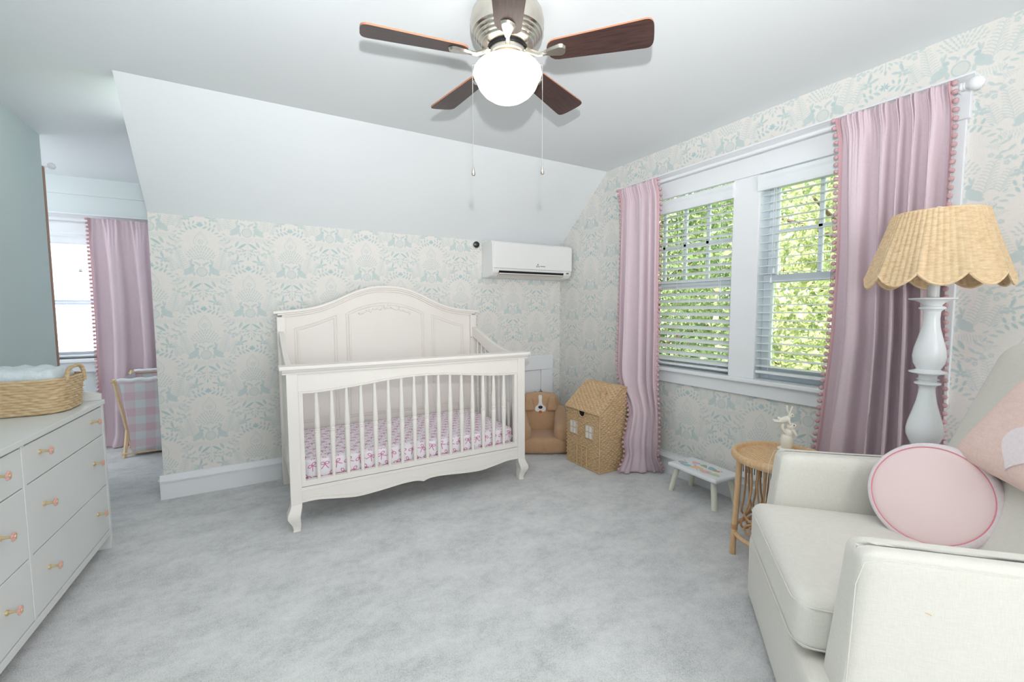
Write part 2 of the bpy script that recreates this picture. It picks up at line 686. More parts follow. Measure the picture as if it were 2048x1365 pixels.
def smooth_curve(keys, n, closed=False):
    """Catmull-Rom through key points (any dimension)"""
    K = np.array(keys, float)
    m = len(K)
    out = []
    segs = m if closed else m - 1
    per = max(1, n // segs)
    for i in range(segs):
        g = lambda j: K[j % m] if closed else K[min(max(j, 0), m - 1)]
        p0, p1, p2, p3 = g(i - 1), g(i), g(i + 1), g(i + 2)
        for t in np.linspace(0, 1, per, endpoint=False):
            out.append(0.5 * ((2 * p1) + (-p0 + p2) * t + (2 * p0 - 5 * p1 + 4 * p2 - p3) * t * t + (-p0 + 3 * p1 - 3 * p2 + p3) * t ** 3))
    if not closed:
        out.append(K[-1])
    return np.array(out)


# ------------------------------------------------------------------ wallpaper print (computed per vertex)
def motif_canvas():
    res = 0.001
    u = np.arange(0, 0.27, res)
    v = np.arange(-0.20, 0.28, res)
    U, V = np.meshgrid(u, v, indexing='ij')
    A = np.zeros_like(U)

    def put(d, val, soft=0.0016):
        nonlocal A
        A = np.maximum(A, val * np.clip(0.5 - d / soft, 0, 1))

    def leaf(cu, cv, ang, ln, wd, val, rib=True):
        a = math.radians(ang)
        for sgn in ((1, -1) if cu < 0.03 else (1,)):
            x = (U - sgn * cu) * math.cos(a) * sgn + (V - cv) * math.sin(a)
            y = -(U - sgn * cu) * math.sin(a) * sgn + (V - cv) * math.cos(a)
            t = np.clip(x / (ln / 2), -1, 1)
            w = wd / 2 * (1 - t * t) ** 0.8
            d = np.where(np.abs(x) <= ln / 2, np.abs(y) - w, 1)
            put(d, val * (0.8 + 0.2 * np.clip(y / (wd / 2), -1, 1)))

    def ring(cu, cv, r, w, val):
        put(np.abs(np.hypot(U - cu, V - cv) - r) - w / 2, val)

    def disk(cu, cv, ru, rv, val, ang=0):
        a = math.radians(ang)
        x = (U - cu) * math.cos(a) + (V - cv) * math.sin(a)
        y = -(U - cu) * math.sin(a) + (V - cv) * math.cos(a)
        put((np.hypot(x / ru, y / rv) - 1) * min(ru, rv), val)

    def line(pts, w, val):
        for (a, b) in zip(pts[:-1], pts[1:]):
            ax, ay = a
            bx, by = b
            L2 = (bx - ax) ** 2 + (by - ay) ** 2 + 1e-12
            t = np.clip(((U - ax) * (bx - ax) + (V - ay) * (by - ay)) / L2, 0, 1)
            put(np.hypot(U - ax - t * (bx - ax), V - ay - t * (by - ay)) - w / 2, val)

    # moon and star flower
    disk(0, 0, 0.026, 0.026, 0.22)
    ring(0, 0, 0.027, 0.005, 0.55)
    for k in range(8):
        a = math.radians(22.5 + 45 * k)
        leaf(abs(0.010 * math.cos(a)), -0.231 + 200, 0, 0.01, 0.01, 0)
    for (cu_, cv_) in ((0, -0.231),):
        for k in range(8):
            a = 45 * k
            x, y = 0.0105 * math.cos(math.radians(a)), 0.0105 * math.sin(math.radians(a))
            if x >= -1e-6:
                disk(max(x, 0), -0.170 * 0 + cv_ + y, 0.0075, 0.0038, 0.9, a)
    # drop
    dp = [(0.0, 0.251), (0.012, 0.235), (0.026, 0.216), (0.034, 0.198), (0.034, 0.18), (0.026, 0.166), (0.012, 0.158)]
    line(dp, 0.0035, 0.42)
    line([(0.0, 0.236), (0.016, 0.214), (0.022, 0.197), (0.02, 0.182)], 0.002, 0.35)
    ring(0, 0.188, 0.012, 0.0035, 0.5)
    disk(0, 0.188, 0.004, 0.004, 0.5)
    # crown of small leaves
    for j, r in enumerate((0.026, 0.044, 0.062, 0.080, 0.096)):
        cnt = 3 + j
        for i in range(cnt):
            a = 90 - 74 * (i + (0.5 if j % 2 else 0.0)) / cnt
            leaf(r * math.cos(math.radians(a)) * 0.85, 0.062 + r * math.sin(math.radians(a)), a, 0.017, 0.007, 0.55)
    leaf(0.024, 0.052, 28, 0.040, 0.013, 0.62)
    leaf(0.010, 0.040, -65, 0.024, 0.009, 0.55)
    # ferns
    for (s0, s1, nn, ln) in (((0.088, 0.0), (0.118, 0.125), 10, 0.036), ((0.135, 0.0), (0.165, 0.085), 8, 0.030)):
        line([s0, s1], 0.0022, 0.40)
        for i in range(nn):
            t = (i + 0.5) / nn
            bx, by = s0[0] + (s1[0] - s0[0]) * t, s0[1] + (s1[1] - s0[1]) * t
            L = ln * (1.0 - 0.55 * t)
            for sg in (-1, 1):
                pts = [(bx, by), (bx + sg * L * 0.5, by + L * 0.42), (bx + sg * L * 0.95, by + L * 0.50)]
                line(pts, 0.0030, 0.46)
    # rabbits
    disk(0.066, 0.004, 0.027, 0.020, 0.48, -22)
    disk(0.054, 0.016, 0.016, 0.017, 0.52)
    disk(0.047, 0.040, 0.012, 0.0095, 0.62, 20)
    leaf(0.052, 0.064, 105, 0.036, 0.010, 0.62)
    leaf(0.060, 0.060, 80, 0.032, 0.009, 0.52)
    disk(0.040, -0.012, 0.007, 0.014, 0.45)
    disk(0.084, -0.016, 0.013, 0.007, 0.45)
    # grasses
    for i in range(15):
        x = 0.006 + i * 0.0085
        line([(x, -0.034), (x * 1.07, -0.062 + 0.006 * math.sin(i * 2.1))], 0.0026, 0.36)
    # big leaves
    leaf(0.0305, -0.088, -36, 0.062, 0.014, 0.95)
    leaf(0.058, -0.076, -62, 0.044, 0.016, 0.70)
    line([(0.0, -0.066), (0.0, -0.17)], 0.0022, 0.5)
    # lower sprigs
    for (x, y, a, l) in ((0.020, -0.118, -25, 0.030), (0.046, -0.122, -20, 0.022), (0.062, -0.120, -35, 0.020), (0.018, -0.138, -48, 0.026), (0.038, -0.142, -42, 0.022),
                         (0.056, -0.146, -40, 0.018), (0.014, -0.154, -62, 0.020), (0.030, -0.108, 20, 0.020), (0.066, -0.134, 12, 0.016)):
        leaf(x, y, a, l, l * 0.34, 0.66)
    leaf(0.0, -0.168, -90, 0.024, 0.009, 0.75)
    # side leaves
    for (x, y, a, l) in ((0.098, -0.060, -70, 0.024), (0.112, -0.072, -30, 0.026), (0.126, -0.050, 60, 0.024), (0.142, -0.060, -20, 0.026), (0.092, -0.098, -45, 0.030),
                         (0.114, -0.108, -15, 0.026), (0.100, -0.132, -25, 0.028), (0.126, -0.128, 10, 0.026), (0.150, -0.034, -12, 0.028), (0.128, -0.020, 30, 0.022),
                         (0.166, -0.018, -15, 0.030), (0.152, 0.006, 40, 0.020), (0.086, -0.140, 25, 0.020)):
        leaf(x, y, a, l, l * 0.36, 0.60)
    line([(0.11, -0.03), (0.13, -0.09), (0.11, -0.14)], 0.002, 0.3)
    for i in range(7):
        x = 0.120 + 0.006 * i
        line([(x, -0.072), (x + 0.010, -0.098 + 0.004 * i)], 0.0024, 0.36)
    # flower and leaf spray at the side
    for k in range(5):
        a = 72 * k + 90
        disk(0.190 + 0.012 * math.cos(math.radians(a)), 0.070 + 0.012 * math.sin(math.radians(a)), 0.0095, 0.0055, 0.55, a)
    leaf(0.196, 0.098, 75, 0.034, 0.013, 0.80)
    leaf(0.216, 0.078, 15, 0.030, 0.012, 0.75)
    leaf(0.170, 0.060, 200, 0.026, 0.011, 0.65)
    line([(0.150, -0.004), (0.19, 0.016), (0.236, 0.030)], 0.002, 0.4)
    for (x, y, a, l) in ((0.176, 0.028, 110, 0.026), (0.184, 0.000, -60, 0.026), (0.200, 0.036, 95, 0.024), (0.204, 0.006, -50, 0.028), (0.222, 0.044, 70, 0.022),
                         (0.226, 0.014, -30, 0.030), (0.246, 0.030, 5, 0.026)):
        leaf(x, y, a, l, l * 0.42, 0.80)
    for (x, y) in ((0.150, 0.112), (0.128, 0.140), (0.106, 0.150), (0.170, 0.124)):
        for k in range(5):
            a = 72 * k
            disk(x + 0.006 * math.cos(math.radians(a)), y + 0.006 * math.sin(math.radians(a)), 0.0042, 0.0042, 0.42)
    return u, v, A


MU, MV, MA = motif_canvas()


def paper_print(a, b, a0, b0):
    out = np.zeros(a.shape)
    PX, PZ = 0.506, 0.526
    for (sx, sz) in ((0, 0), (PX / 2, PZ / 2)):
        ci = np.round((a - a0 - sx) / PX)
        cj = np.round((b - b0 - sz) / PZ)
        for di in (-1, 0, 1):
            for dj in (-1, 0, 1):
                du = np.abs(a - a0 - sx - (ci + di) * PX)
                dv = b - b0 - sz - (cj + dj) * PZ
                ok = (du < 0.268) & (dv > -0.199) & (dv < 0.278)
                # the star flower hangs below the motif body
                ok2 = (du < 0.03) & (dv <= -0.199) & (dv > -0.25)
                fi = np.clip(du / 0.001, 0, MA.shape[0] - 2)
                fj = np.clip((dv + 0.20) / 0.001, 0, MA.shape[1] - 2)
                i, j = fi.astype(int), fj.astype(int)
                s, t = fi - i, fj - j
                val = MA[i, j] * (1 - s) * (1 - t) + MA[i + 1, j] * s * (1 - t) + MA[i, j + 1] * (1 - s) * t + MA[i + 1, j + 1] * s * t
                out = np.maximum(out, np.where(ok, val, 0))
                ang = np.arctan2(dv + 0.231, du)
                rr = np.hypot(du, dv + 0.231)
                star = np.clip((0.013 + 0.0065 * np.cos(8 * ang) - rr) / 0.002, 0, 1) * (0.55 + 0.45 * (rr > 0.005))
                out = np.maximum(out, np.where(ok2, star * 0.95, 0))
    return out


def paper_wall(name, a_vals, b_vals, pos, a0, b0, label, keep=None):
    """a grid of wall vertices carrying the print as an attribute"""
    Agrid, Bgrid = np.meshgrid(a_vals, b_vals, indexing='ij')
    P = pos(Agrid, Bgrid)
    na, nb = Agrid.shape
    idx = np.arange(na * nb).reshape(na, nb)
    q = np.stack([idx[:-1, :-1].ravel(), idx[1:, :-1].ravel(), idx[1:, 1:].ravel(), idx[:-1, 1:].ravel()], 1)
    if keep is not None:
        ca = 0.25 * (Agrid[:-1, :-1] + Agrid[1:, :-1] + Agrid[1:, 1:] + Agrid[:-1, 1:])
        cb = 0.25 * (Bgrid[:-1, :-1] + Bgrid[1:, :-1] + Bgrid[1:, 1:] + Bgrid[:-1, 1:])
        q = q[keep(ca, cb).ravel()]
    me = bpy.data.meshes.new(name)
    me.vertices.add(na * nb)
    me.vertices.foreach_set('co', P.reshape(-1, 3).astype(np.float32).ravel())
    me.loops.add(q.size)
    me.loops.foreach_set('vertex_index', q.astype(np.int32).ravel())
    me.polygons.add(len(q))
    me.polygons.foreach_set('loop_start', np.arange(0, q.size, 4, dtype=np.int32))
    at = me.attributes.new('print', 'FLOAT', 'POINT')
    at.data.foreach_set('value', paper_print(Agrid, Bgrid, a0, b0).astype(np.float32).ravel())
    me.materials.append(MT['paper'])
    me.update(calc_edges=True)
    me.validate()
    o = link(name, me)
    return tag(o, label, 'wall', kind='structure')


# ------------------------------------------------------------------ the shell
fl = MB()
fl.add([(-3.2, YR, 0), (W + 0.1, YR, 0), (W + 0.1, YF, 0), (-3.2, YF, 0)], [(0, 1, 2, 3)])
struct(fl, 'floor', 'carpet', 'pale grey cut-pile carpet covering the whole floor', 'floor')

c = MB()
c.box(-3.2, YR, ZC, W + 0.1, DS, ZC + 0.06)
c.box(-3.2, DS, ZC, XL, YF, ZC + 0.06)
struct(c, 'ceiling', 'ceil', 'smooth white flat ceiling above the fan', 'ceiling')
c = MB()
nx = math.hypot(D - DS, ZC - ZK)
oy, oz = (ZC - ZK) / nx * 0.05, (D - DS) / nx * 0.05
c.hexa([(XL, DS, ZC), (W, DS, ZC), (W, D, ZK), (XL, D, ZK), (XL, DS + oy, ZC + oz), (W, DS + oy, ZC + oz), (W, D + oy, ZK + oz), (XL, D + oy, ZK + oz)])
struct(c, 'ceiling_slope', 'ceil', 'white sloped ceiling between flat ceiling and crib wall', 'ceiling')

paper_wall('wall_back', np.linspace(XL, W, 1018), np.linspace(0, ZK, 588), lambda a, b: np.stack([a, np.full_like(a, D), b], -1),
           -0.267, 1.416, 'low wall behind the crib in pale teal rabbit-and-fern wallpaper')

W1 = (1.645, 2.44)   # left window opening (y)
W2 = (0.75, 1.485)   # right window opening
WZ = (0.765, 1.937)


def right_keep(a, b):
    hole = ((a > W1[0]) & (a < W1[1]) | (a > W2[0]) & (a < W2[1])) & (b > WZ[0]) & (b < WZ[1])
    above = b > ZC - np.maximum(a - DS, 0) * (ZC - ZK) / (D - DS) + 0.01
    return ~hole & ~above


def snap(vals, marks):
    vals = np.array(vals)
    for m in marks:
        vals[np.abs(vals - m).argmin()] = m
    return vals


ya = snap(np.concatenate([np.linspace(YR, -0.3, 60), np.arange(-0.29, 0.30, 0.009), np.arange(0.305, D + 0.003, 0.003)]), (*W1, *W2, D))
ya = ya[ya <= D + 1e-6]
paper_wall('wall_right', ya, snap(np.linspace(0, ZC, 740), (*WZ, ZC)), lambda a, b: np.stack([np.full_like(a, W), a, b], -1),
           0.682, 2.150, 'tall window wall in pale teal rabbit-and-fern wallpaper', right_keep)

m = MB()
m.box(XG - 0.13, YR, 0, XG, YG, ZC)
struct(m, 'wall_left', 'green', 'pale sage green wall beside the dresser', 'wall')
m = MB()
m.box(XL, D + 0.004, 0, XL + 0.12, YF, ZC)
m.box(XL + 0.12, D + 0.004, 0, W, D + 0.1, ZK)
struct(m, 'wall_cheek', 'ceil', 'white side wall of the window alcove behind the crib wall', 'wall')
m = MB()
AW = (-1.78, -0.94)
AZ = (0.765, 1.82)
for (x0, x1, z0, z1) in ((-3.2, AW[0], 0, ZC), (AW[1], XL, 0, ZC), (AW[0], AW[1], 0, AZ[0]), (AW[0], AW[1], AZ[1], ZC)):
    m.box(x0, YF, z0, x1, YF + 0.12, z1)
m.box(-3.2, YF - 0.012, 2.145, XL, YF, ZC)
struct(m, 'wall_alcove', 'alcove', 'pale grey-green end wall of the alcove around its window', 'wall')
m = MB()
m.box(-3.3, YG - 0.5, 0, -3.2, YF + 0.1, ZC)
m.box(-3.3, YG - 0.5, 0, XG - 0.1, YG - 0.38, ZC)
struct(m, 'wall_far_left', 'ceil', 'white wall of the alcove hidden behind the green wall', 'wall')
m = MB()
RW = (-0.2, 1.6, 0.7, 2.0)  # made-up opening, cut to go with the rear fill light
for (x0, x1, z0, z1) in ((XG - 0.1, RW[0], 0, ZC), (RW[1], W + 0.1, 0, ZC), (RW[0], RW[1], 0, RW[2]), (RW[0], RW[1], RW[3], ZC)):
    m.box(x0, YR - 0.12, z0, x1, YR, z1)
struct(m, 'wall_rear', 'ceil', 'white wall behind the viewer with an opening added for the fill light', 'wall')

# baseboards
bp = [(0.0, 0.0), (0.018, 0.0), (0.018, 0.108), (0.030, 0.112), (0.030, 0.120), (0.020, 0.132), (0.012, 0.142), (0.010, 0.152), (0.0, 0.152)]
m = MB()
m.prism([(D - t, z) for (t, z) in bp], 'yz', XL - 0.0175, 1.66)
m.prism([(XL - t, z) for (t, z) in bp], 'xz', D, YF)
struct(m, 'baseboard_back', 'trim', 'white moulded baseboard along the crib wall', 'baseboard')
m = MB()
m.prism([(W - t, z) for (t, z) in bp], 'xz', YR, D)
struct(m, 'baseboard_right', 'trim', 'white moulded baseboard below the double window', 'baseboard')

# ------------------------------------------------------------------ double window trim
def profile_y(mb, prof, y0, y1, ret=0.0):
    """extrude an (x offset from wall, z) profile along y"""
    mb.prism([(W - t, z) for (t, z) in prof], 'xz', y0, y1)


t1 = tag(link('trim_1', None, None, (W, 1.6, 0.66)), 'white moulded casing, crown and sill around the double window', 'window trim', kind='structure')
m = MB()
cp = [(0.0, 2.045), (0.030, 2.045), (0.034, 2.052), (0.034, 2.060), (0.042, 2.064), (0.052, 2.074), (0.070, 2.084), (0.078, 2.086), (0.078, 2.094), (0.0, 2.100)]
profile_y(m, cp, 0.620, 2.585)
part(m, 'crown', 'trim', t1, bevel=0.001)
m = MB()
m.box(W - 0.026, 0.638, 1.937, W, 2.562, 2.046)
part(m, 'frieze_board', 'trim', t1, bevel=0.003)
for (y0, y1) in ((0.648, W2[0]), (W2[1], W1[0]), (W1[1], 2.55)):
    m = MB()
    m.box(W - 0.020, y0, 0.762, W, y1, 1.937)
    part(m, 'side_casing', 'trim', t1, bevel=0.003)
m = MB()
m.box(W - 0.052, 0.665, 0.738, W + 0.03, 2.56, 0.764)
part(m, 'sill', 'trim', t1, bevel=0.006)
m = MB()
m.box(W - 0.022, 0.665, 0.658, W, 2.55, 0.738)
part(m, 'apron', 'trim', t1, bevel=0.004)


def sash_window(name, label, o0, o1, z0, z1, meet, xs, colw, flip=1, muntin_first=None, axis='y', base=W):
    """double-hung unit in an opening; o runs along the wall, d outwards from the wall plane"""
    root = tag(link(name, None, None, (base, o0, z0) if axis == 'y' else (o0, base, z0)), label, 'window', kind='structure')

    def bx(mb, a0, a1, d0, d1, za, zb):
        if axis == 'y':
            mb.box(base + d0, a0, za, base + d1, a1, zb)
        else:
            mb.box(a0, base + d0, za, a1, base + d1, zb)
        return mb
    m = MB()
    bx(m, o0 - 0.02, o0, 0.0, 0.13, z0 - 0.02, z1 + 0.02)
    bx(m, o1, o1 + 0.02, 0.0, 0.13, z0 - 0.02, z1 + 0.02)
    bx(m, o0, o1, 0.0, 0.13, z1, z1 + 0.02)
    bx(m, o0, o1, 0.0, 0.15, z0 - 0.02, z0)
    part(m, 'jamb', 'vinyl', root, bevel=0.002)
    st = 0.048
    # upper sash outside, lower sash inside
    for (nm, d0, za, zb, low) in (('upper_sash', 0.085, meet - 0.022, z1, False), ('lower_sash', 0.048, z0, meet + 0.022, True)):
        m = MB()
        bx(m, o0, o0 + st, d0, d0 + 0.034, za, zb)
        bx(m, o1 - st, o1, d0, d0 + 0.034, za, zb)
        bx(m, o0 + st, o1 - st, d0, d0 + 0.034, za, za + (0.07 if low else 0.044))
        bx(m, o0 + st, o1 - st, d0, d0 + 0.034, zb - 0.044, zb)
        s_ = part(m, nm, 'vinyl', root, bevel=0.003)
        zb0, zb1 = za + (0.07 if low else 0.044), zb - 0.044
        g = MB()
        bx(g, o0 + st, o1 - st, d0 + 0.015, d0 + 0.018, zb0, zb1)
        part(g, 'pane', 'glass', s_)
        if not low:
            cur = muntin_first
            while o0 + st + 0.03 < cur < o1 - st - 0.03:
                g = MB()
                bx(g, cur - 0.0095, cur + 0.0095, d0 + 0.006, d0 + 0.028, zb0, zb1)
                part(g, 'muntin', 'vinyl', s_)
                cur += colw
            g = MB()
            zm = (zb0 + zb1) / 2
            bx(g, o0 + st, o1 - st, d0 + 0.006, d0 + 0.028, zm - 0.0095, zm + 0.0095)
            part(g, 'muntin', 'vinyl', s_)
    return root


sash_window('window_1', 'left double-hung sash window of the pair beside the corner', W1[0], W1[1], WZ[0], WZ[1] - 0.03, 1.345, None, 0.178, muntin_first=1.893)
sash_window('window_2', 'right double-hung sash window of the pair, half behind the curtain', W2[0], W2[1], WZ[0], WZ[1] - 0.03, 1.345, None, -0.176, muntin_first=1.215)
sash_window('window_3', 'alcove sash window glowing white behind the dresser', AW[0], AW[1], AZ[0], AZ[1], 1.245, None, -0.25, muntin_first=-1.27, axis='x', base=YF)
t2 = tag(link('trim_2', None, None, (-1.3, YF, 0.66)), 'white casing and crown around the alcove window', 'window trim', kind='structure')
m = MB()
m.prism([(YF - t, z - 0.115) for (t, z) in cp], 'yz', -1.98, XL - 0.01)
part(m, 'crown', 'trim', t2)
m = MB()
m.box(-1.92, YF - 0.026, AZ[1], -0.80, YF, 1.932)
part(m, 'frieze_board', 'trim', t2)
for (x0, x1) in ((-1.90, AW[0]), (AW[1], -0.82)):
    m = MB()
    m.box(x0, YF - 0.02, AZ[0], x1, YF, AZ[1])
    part(m, 'side_casing', 'trim', t2)
m = MB()
m.box(-1.94, YF - 0.05, 0.735, -0.80, YF, 0.765)
part(m, 'sill', 'trim', t2, bevel=0.005)
m = MB()
m.box(-1.90, YF - 0.022, 0.65, -0.82, YF, 0.735)
part(m, 'apron', 'trim', t2)

# small closet door in the knee wall
d1 = tag(link('door_1', None, None, (2.02, D, 0)), 'low white closet door in the crib wall, half hidden by the crib', 'door', kind='structure')
m = MB()
m.box(1.72, D - 0.006, 0.02, 2.306, D + 0.02, 0.604)
part(m, 'door_panel', 'trim', d1)
m = MB()
m.box(1.64, D - 0.026, 0.612, 2.434, D, 0.742)
part(m, 'head_casing', 'trim', d1, bevel=0.003)
m = MB()
m.box(2.308, D - 0.020, 0.0, 2.434, D, 0.612)
part(m, 'side_casing', 'trim', d1, bevel=0.003)
m = MB()
m.box(1.64, D - 0.020, 0.0, 1.72, D, 0.612)
part(m, 'side_casing', 'trim', d1, bevel=0.003)
lt = MB()
lt.tube([(2.235, D - 0.012, 0.405), (2.262, D - 0.020, 0.398), (2.285, D - 0.016, 0.402), (2.315, D - 0.022, 0.404)], 0.004, 6)
lt.cyl((2.295, D - 0.022, 0.372), (2.295, D - 0.022, 0.428), 0.003, n=6)
part(lt, 'latch', 'darkiron', d1, label='small dark hook latch')

# open door edge at the end of the green wall
d2 = tag(link('door_2', None, None, (XG - 0.05, YG, 0)), 'stained wooden door edge showing at the end of the green wall', 'door', kind='structure')
m = MB()
m.box(XG - 0.10, YG + 0.002, 0.01, XG + 0.002, YG + 0.036, 2.10)
part(m, 'door_leaf', 'brownedge', d2)
m = MB()
m.cyl((XG, YG + 0.03, 2.10), (XG + 0.018, YG + 0.05, 2.112), 0.006, n=8)
m.sphere((XG + 0.030, YG + 0.055, 2.115), 0.021)
part(m, 'hook_knob', 'white_lamp', d2, smooth=True, label='white round knob')


# ------------------------------------------------------------------ blinds
def blind(name, label, y0, y1, ztop, zbot, tilt, xc, n, cords, axis='y', valance=True, group='white slatted blinds'):
    root = thing(name, label, 'blind', (xc, (y0 + y1) / 2, zbot) if axis == 'y' else ((y0 + y1) / 2, xc, zbot), 0 if axis == 'y' else PI / 2, group)
    # local: length along y (axis y) -> the same local frame is reused by rotating 90 degrees
    L = y1 - y0
    H = ztop - zbot
    sg = 1  # local +x points outdoors for axis y
    v = MB()
    v.prism([(-0.050, H + 0.092), (-0.058, H + 0.088), (-0.060, H + 0.070), (-0.054, H + 0.055), (-0.056, H + 0.015), (-0.052, H + 0.002), (-0.042, H + 0.002), (-0.042, H + 0.092)], 'xz', -L / 2 - 0.012, L / 2 + 0.012)
    for s_ in (-1, 1):
        v.box(-0.044, s_ * (L / 2 + 0.012), H + 0.002, 0.0, s_ * (L / 2 + 0.004), H + 0.092)
    part(v, 'valance', 'slat', root, local=True, bevel=0.0015)
    h = MB()
    h.box(-0.036, -L / 2, H + 0.012, 0.014, L / 2, H + 0.052)
    part(h, 'headrail', 'slat', root, local=True)
    s = MB()
    K = 5
    P = []
    for i in range(K):
        t = -0.025 + 0.05 * i / (K - 1)
        P.append((t, 0.0022 * (1 - (t / 0.025) ** 2)))
    poly = P + [(a, b - 0.0028) for (a, b) in P[::-1]]
    s.prism(poly, 'xz', -L / 2, L / 2)
    sm = s.mesh('slat', 'slat', None, True, 40)
    for i in range(n):
        z = 0.03 + (H - 0.02) * (i + 0.3) / n
        link('slat', sm, root, (-0.010, 0, z), (0, -tilt, 0))
    b = MB()
    b.box(-0.034, -L / 2, 0.0, 0.012, L / 2, 0.016)
    part(b, 'bottom_rail', 'slat', root, local=True, bevel=0.003)
    for f in cords:
        c_ = MB()
        for dx in (-0.034, 0.013):
            c_.cyl((dx, -L / 2 + L * f, 0.01), (dx, -L / 2 + L * f, H + 0.02), 0.0009, n=5)
        part(c_, 'ladder_cord', 'slat', root, local=True)
    for (f, zz) in ((0.08, 0.50), (0.88, 0.42)):
        c_ = MB()
        for k in (0, 1):
            yy = -L / 2 + L * f + 0.012 * k
            ze = H * (1 - zz) - 0.05 * k
            c_.cyl((-0.040, yy, ze), (-0.040, yy, H + 0.02), 0.0009, n=5)
            c_.lathe([(0.0015, 0.0), (0.004, -0.004), (0.0075, -0.028), (0.0065, -0.032)], (-0.040, yy, ze), 10)
        part(c_, 'pull_cord', 'slat', root, local=True, smooth=True)
    return root


blind('window_blind', 'white slatted blind tilted half closed in the left window', W1[0] + 0.004, W1[1] - 0.004, 1.832, 0.783, math.radians(24), W + 0.020, 23, (0.10, 0.5, 0.92))
blind('window_blind', 'white slatted blind open flat in the right window', W2[0] + 0.004, W2[1] - 0.006, 1.836, 0.800, math.radians(4), W + 0.020, 23, (0.08, 0.5, 0.9))
blind('window_blind', 'white slatted blind in the alcove window beyond the dresser', AW[0] + 0.02, AW[1] - 0.02, 1.725, 0.785, math.radians(2), YF + 0.020, 20, (0.1, 0.5, 0.9), axis='x')


# ------------------------------------------------------------------ curtains
def curtain(name, label, levels, nf, ph, inward, warp=0.22, nu=260, nv=90, pom=(True, True), sharp=1.6):
    """levels: (z, (xl, yl), (xr, yr), amplitude), top first"""
    lv = np.array([[z, *l, *r, a] for (z, l, r, a) in levels])
    zs = np.concatenate([np.linspace(lv[0, 0] + 0.018, lv[0, 0] - 0.25, 26), np.linspace(lv[0, 0] - 0.27, 0.30, nv - 46), np.linspace(0.28, 0.006, 20)])
    order = lv[::-1]
    f = lambda k: np.interp(zs, order[:, 0], order[:, k])

    def sm(a):
        k = np.ones(5) / 5
        p = np.pad(a, 2, mode='edge')
        return np.convolve(p, k, 'valid')
    xl, yl, xr, yr, am = [sm(f(k)) for k in range(1, 6)]
    u = np.linspace(0, 1, nu)
    U, Z = np.meshgrid(u, zs, indexing='ij')
    th = 2 * PI * (nf * U + warp * np.sin(2 * PI * U + ph) + 0.07 * np.sin(2.3 * Z + ph + 3 * U)) + ph
    fold = np.sin(th) + 0.30 * np.sin(2 * th + 0.9) + 0.22 * np.sin(0.5 * th + 1.7)
    fold = np.tanh(fold * (1 + sharp)) * 0.9 + 0.1 * fold
    ztop = lv[0, 0]
    g = np.exp(-np.clip(ztop - Z, 0, 9) / 0.10)
    gather = (np.sin(2 * PI * nf * 3.1 * U + 2) * 0.5 + np.sin(2 * PI * nf * 4.7 * U + ph) * 0.5) * 0.013 * g
    edge = np.clip(np.minimum(U, 1 - U) / 0.06, 0.25, 1)
    off = fold * am[None, :] * edge + gather + 0.012 + 0.026 * np.exp(-((Z - ztop) / 0.05) ** 2)
    off += 0.006 * np.sin(9 * Z + 7 * U) * np.clip((1.2 - Z), 0, 1)
    dx, dy = xr - xl, yr - yl
    Ln = np.hypot(dx, dy)
    nx_, ny_ = dy / Ln, -dx / Ln
    flip = np.sign(nx_ * inward[0] + ny_ * inward[1])
    nx_, ny_ = nx_ * flip, ny_ * flip
    P = np.zeros((nu, len(zs), 3))
    # folds also pull cloth sideways
    side = 0.35 * am[None, :] * np.cos(th) * edge
    P[..., 0] = xl + dx * U + nx_ * off + dx / Ln * side
    P[..., 1] = yl + dy * U + ny_ * off + dy / Ln * side
    P[..., 2] = Z
    root = thing(name, label, 'curtain', (float((lv[0, 1] + lv[0, 3]) / 2), float((lv[0, 2] + lv[0, 4]) / 2), 0.0), 0, 'mauve pompom curtains')
    m = MB()
    m.grid(P)
    o = part(m, 'cloth', 'curtain', root, smooth=True, angle=None)
    so = o.modifiers.new('thickness', 'SOLIDIFY')
    so.thickness = 0.003
    nrm = np.stack([nx_, ny_, 0 * nx_], -1)
    pm = MB()
    pm.sphere((0, 0, 0), (0.0105, 0.0105, 0.0115), 8, 6)
    pmesh = pm.mesh('pompom', 'pom', None, True, None)
    base = WM[root.name].translation
    for e, col_, nb in ((0, 0, 10), (1, nu - 1, nu - 11)):
        if not pom[e]:
            continue
        tp = MB()
        a, b = (0, 8) if e == 0 else (nu - 8, nu)
        tp.grid(P[a:b] + nrm[None] * 0.0035)
        part(tp, 'trim_tape', 'curtrim', root, smooth=True, angle=None)
        edge_pts = P[col_]
        seg = np.linalg.norm(np.diff(edge_pts, axis=0), axis=1)
        s_ = np.concatenate([[0], np.cumsum(seg)])
        outd = (P[col_] - P[nb])
        outd[:, 2] = 0
        outd /= np.maximum(np.linalg.norm(outd, axis=1, keepdims=True), 1e-6)
        for t in np.arange(0.012, s_[-1] - 0.01, 0.0335):
            p = np.array([np.interp(t, s_, edge_pts[:, k]) for k in range(3)])
            q = np.array([np.interp(t, s_, outd[:, k]) for k in range(3)])
            p = p + q * 0.010
            link('pompom', pmesh, root, tuple(p - np.array(base)), (rng.uniform(0, 3), 0, rng.uniform(0, 3)))
    return root


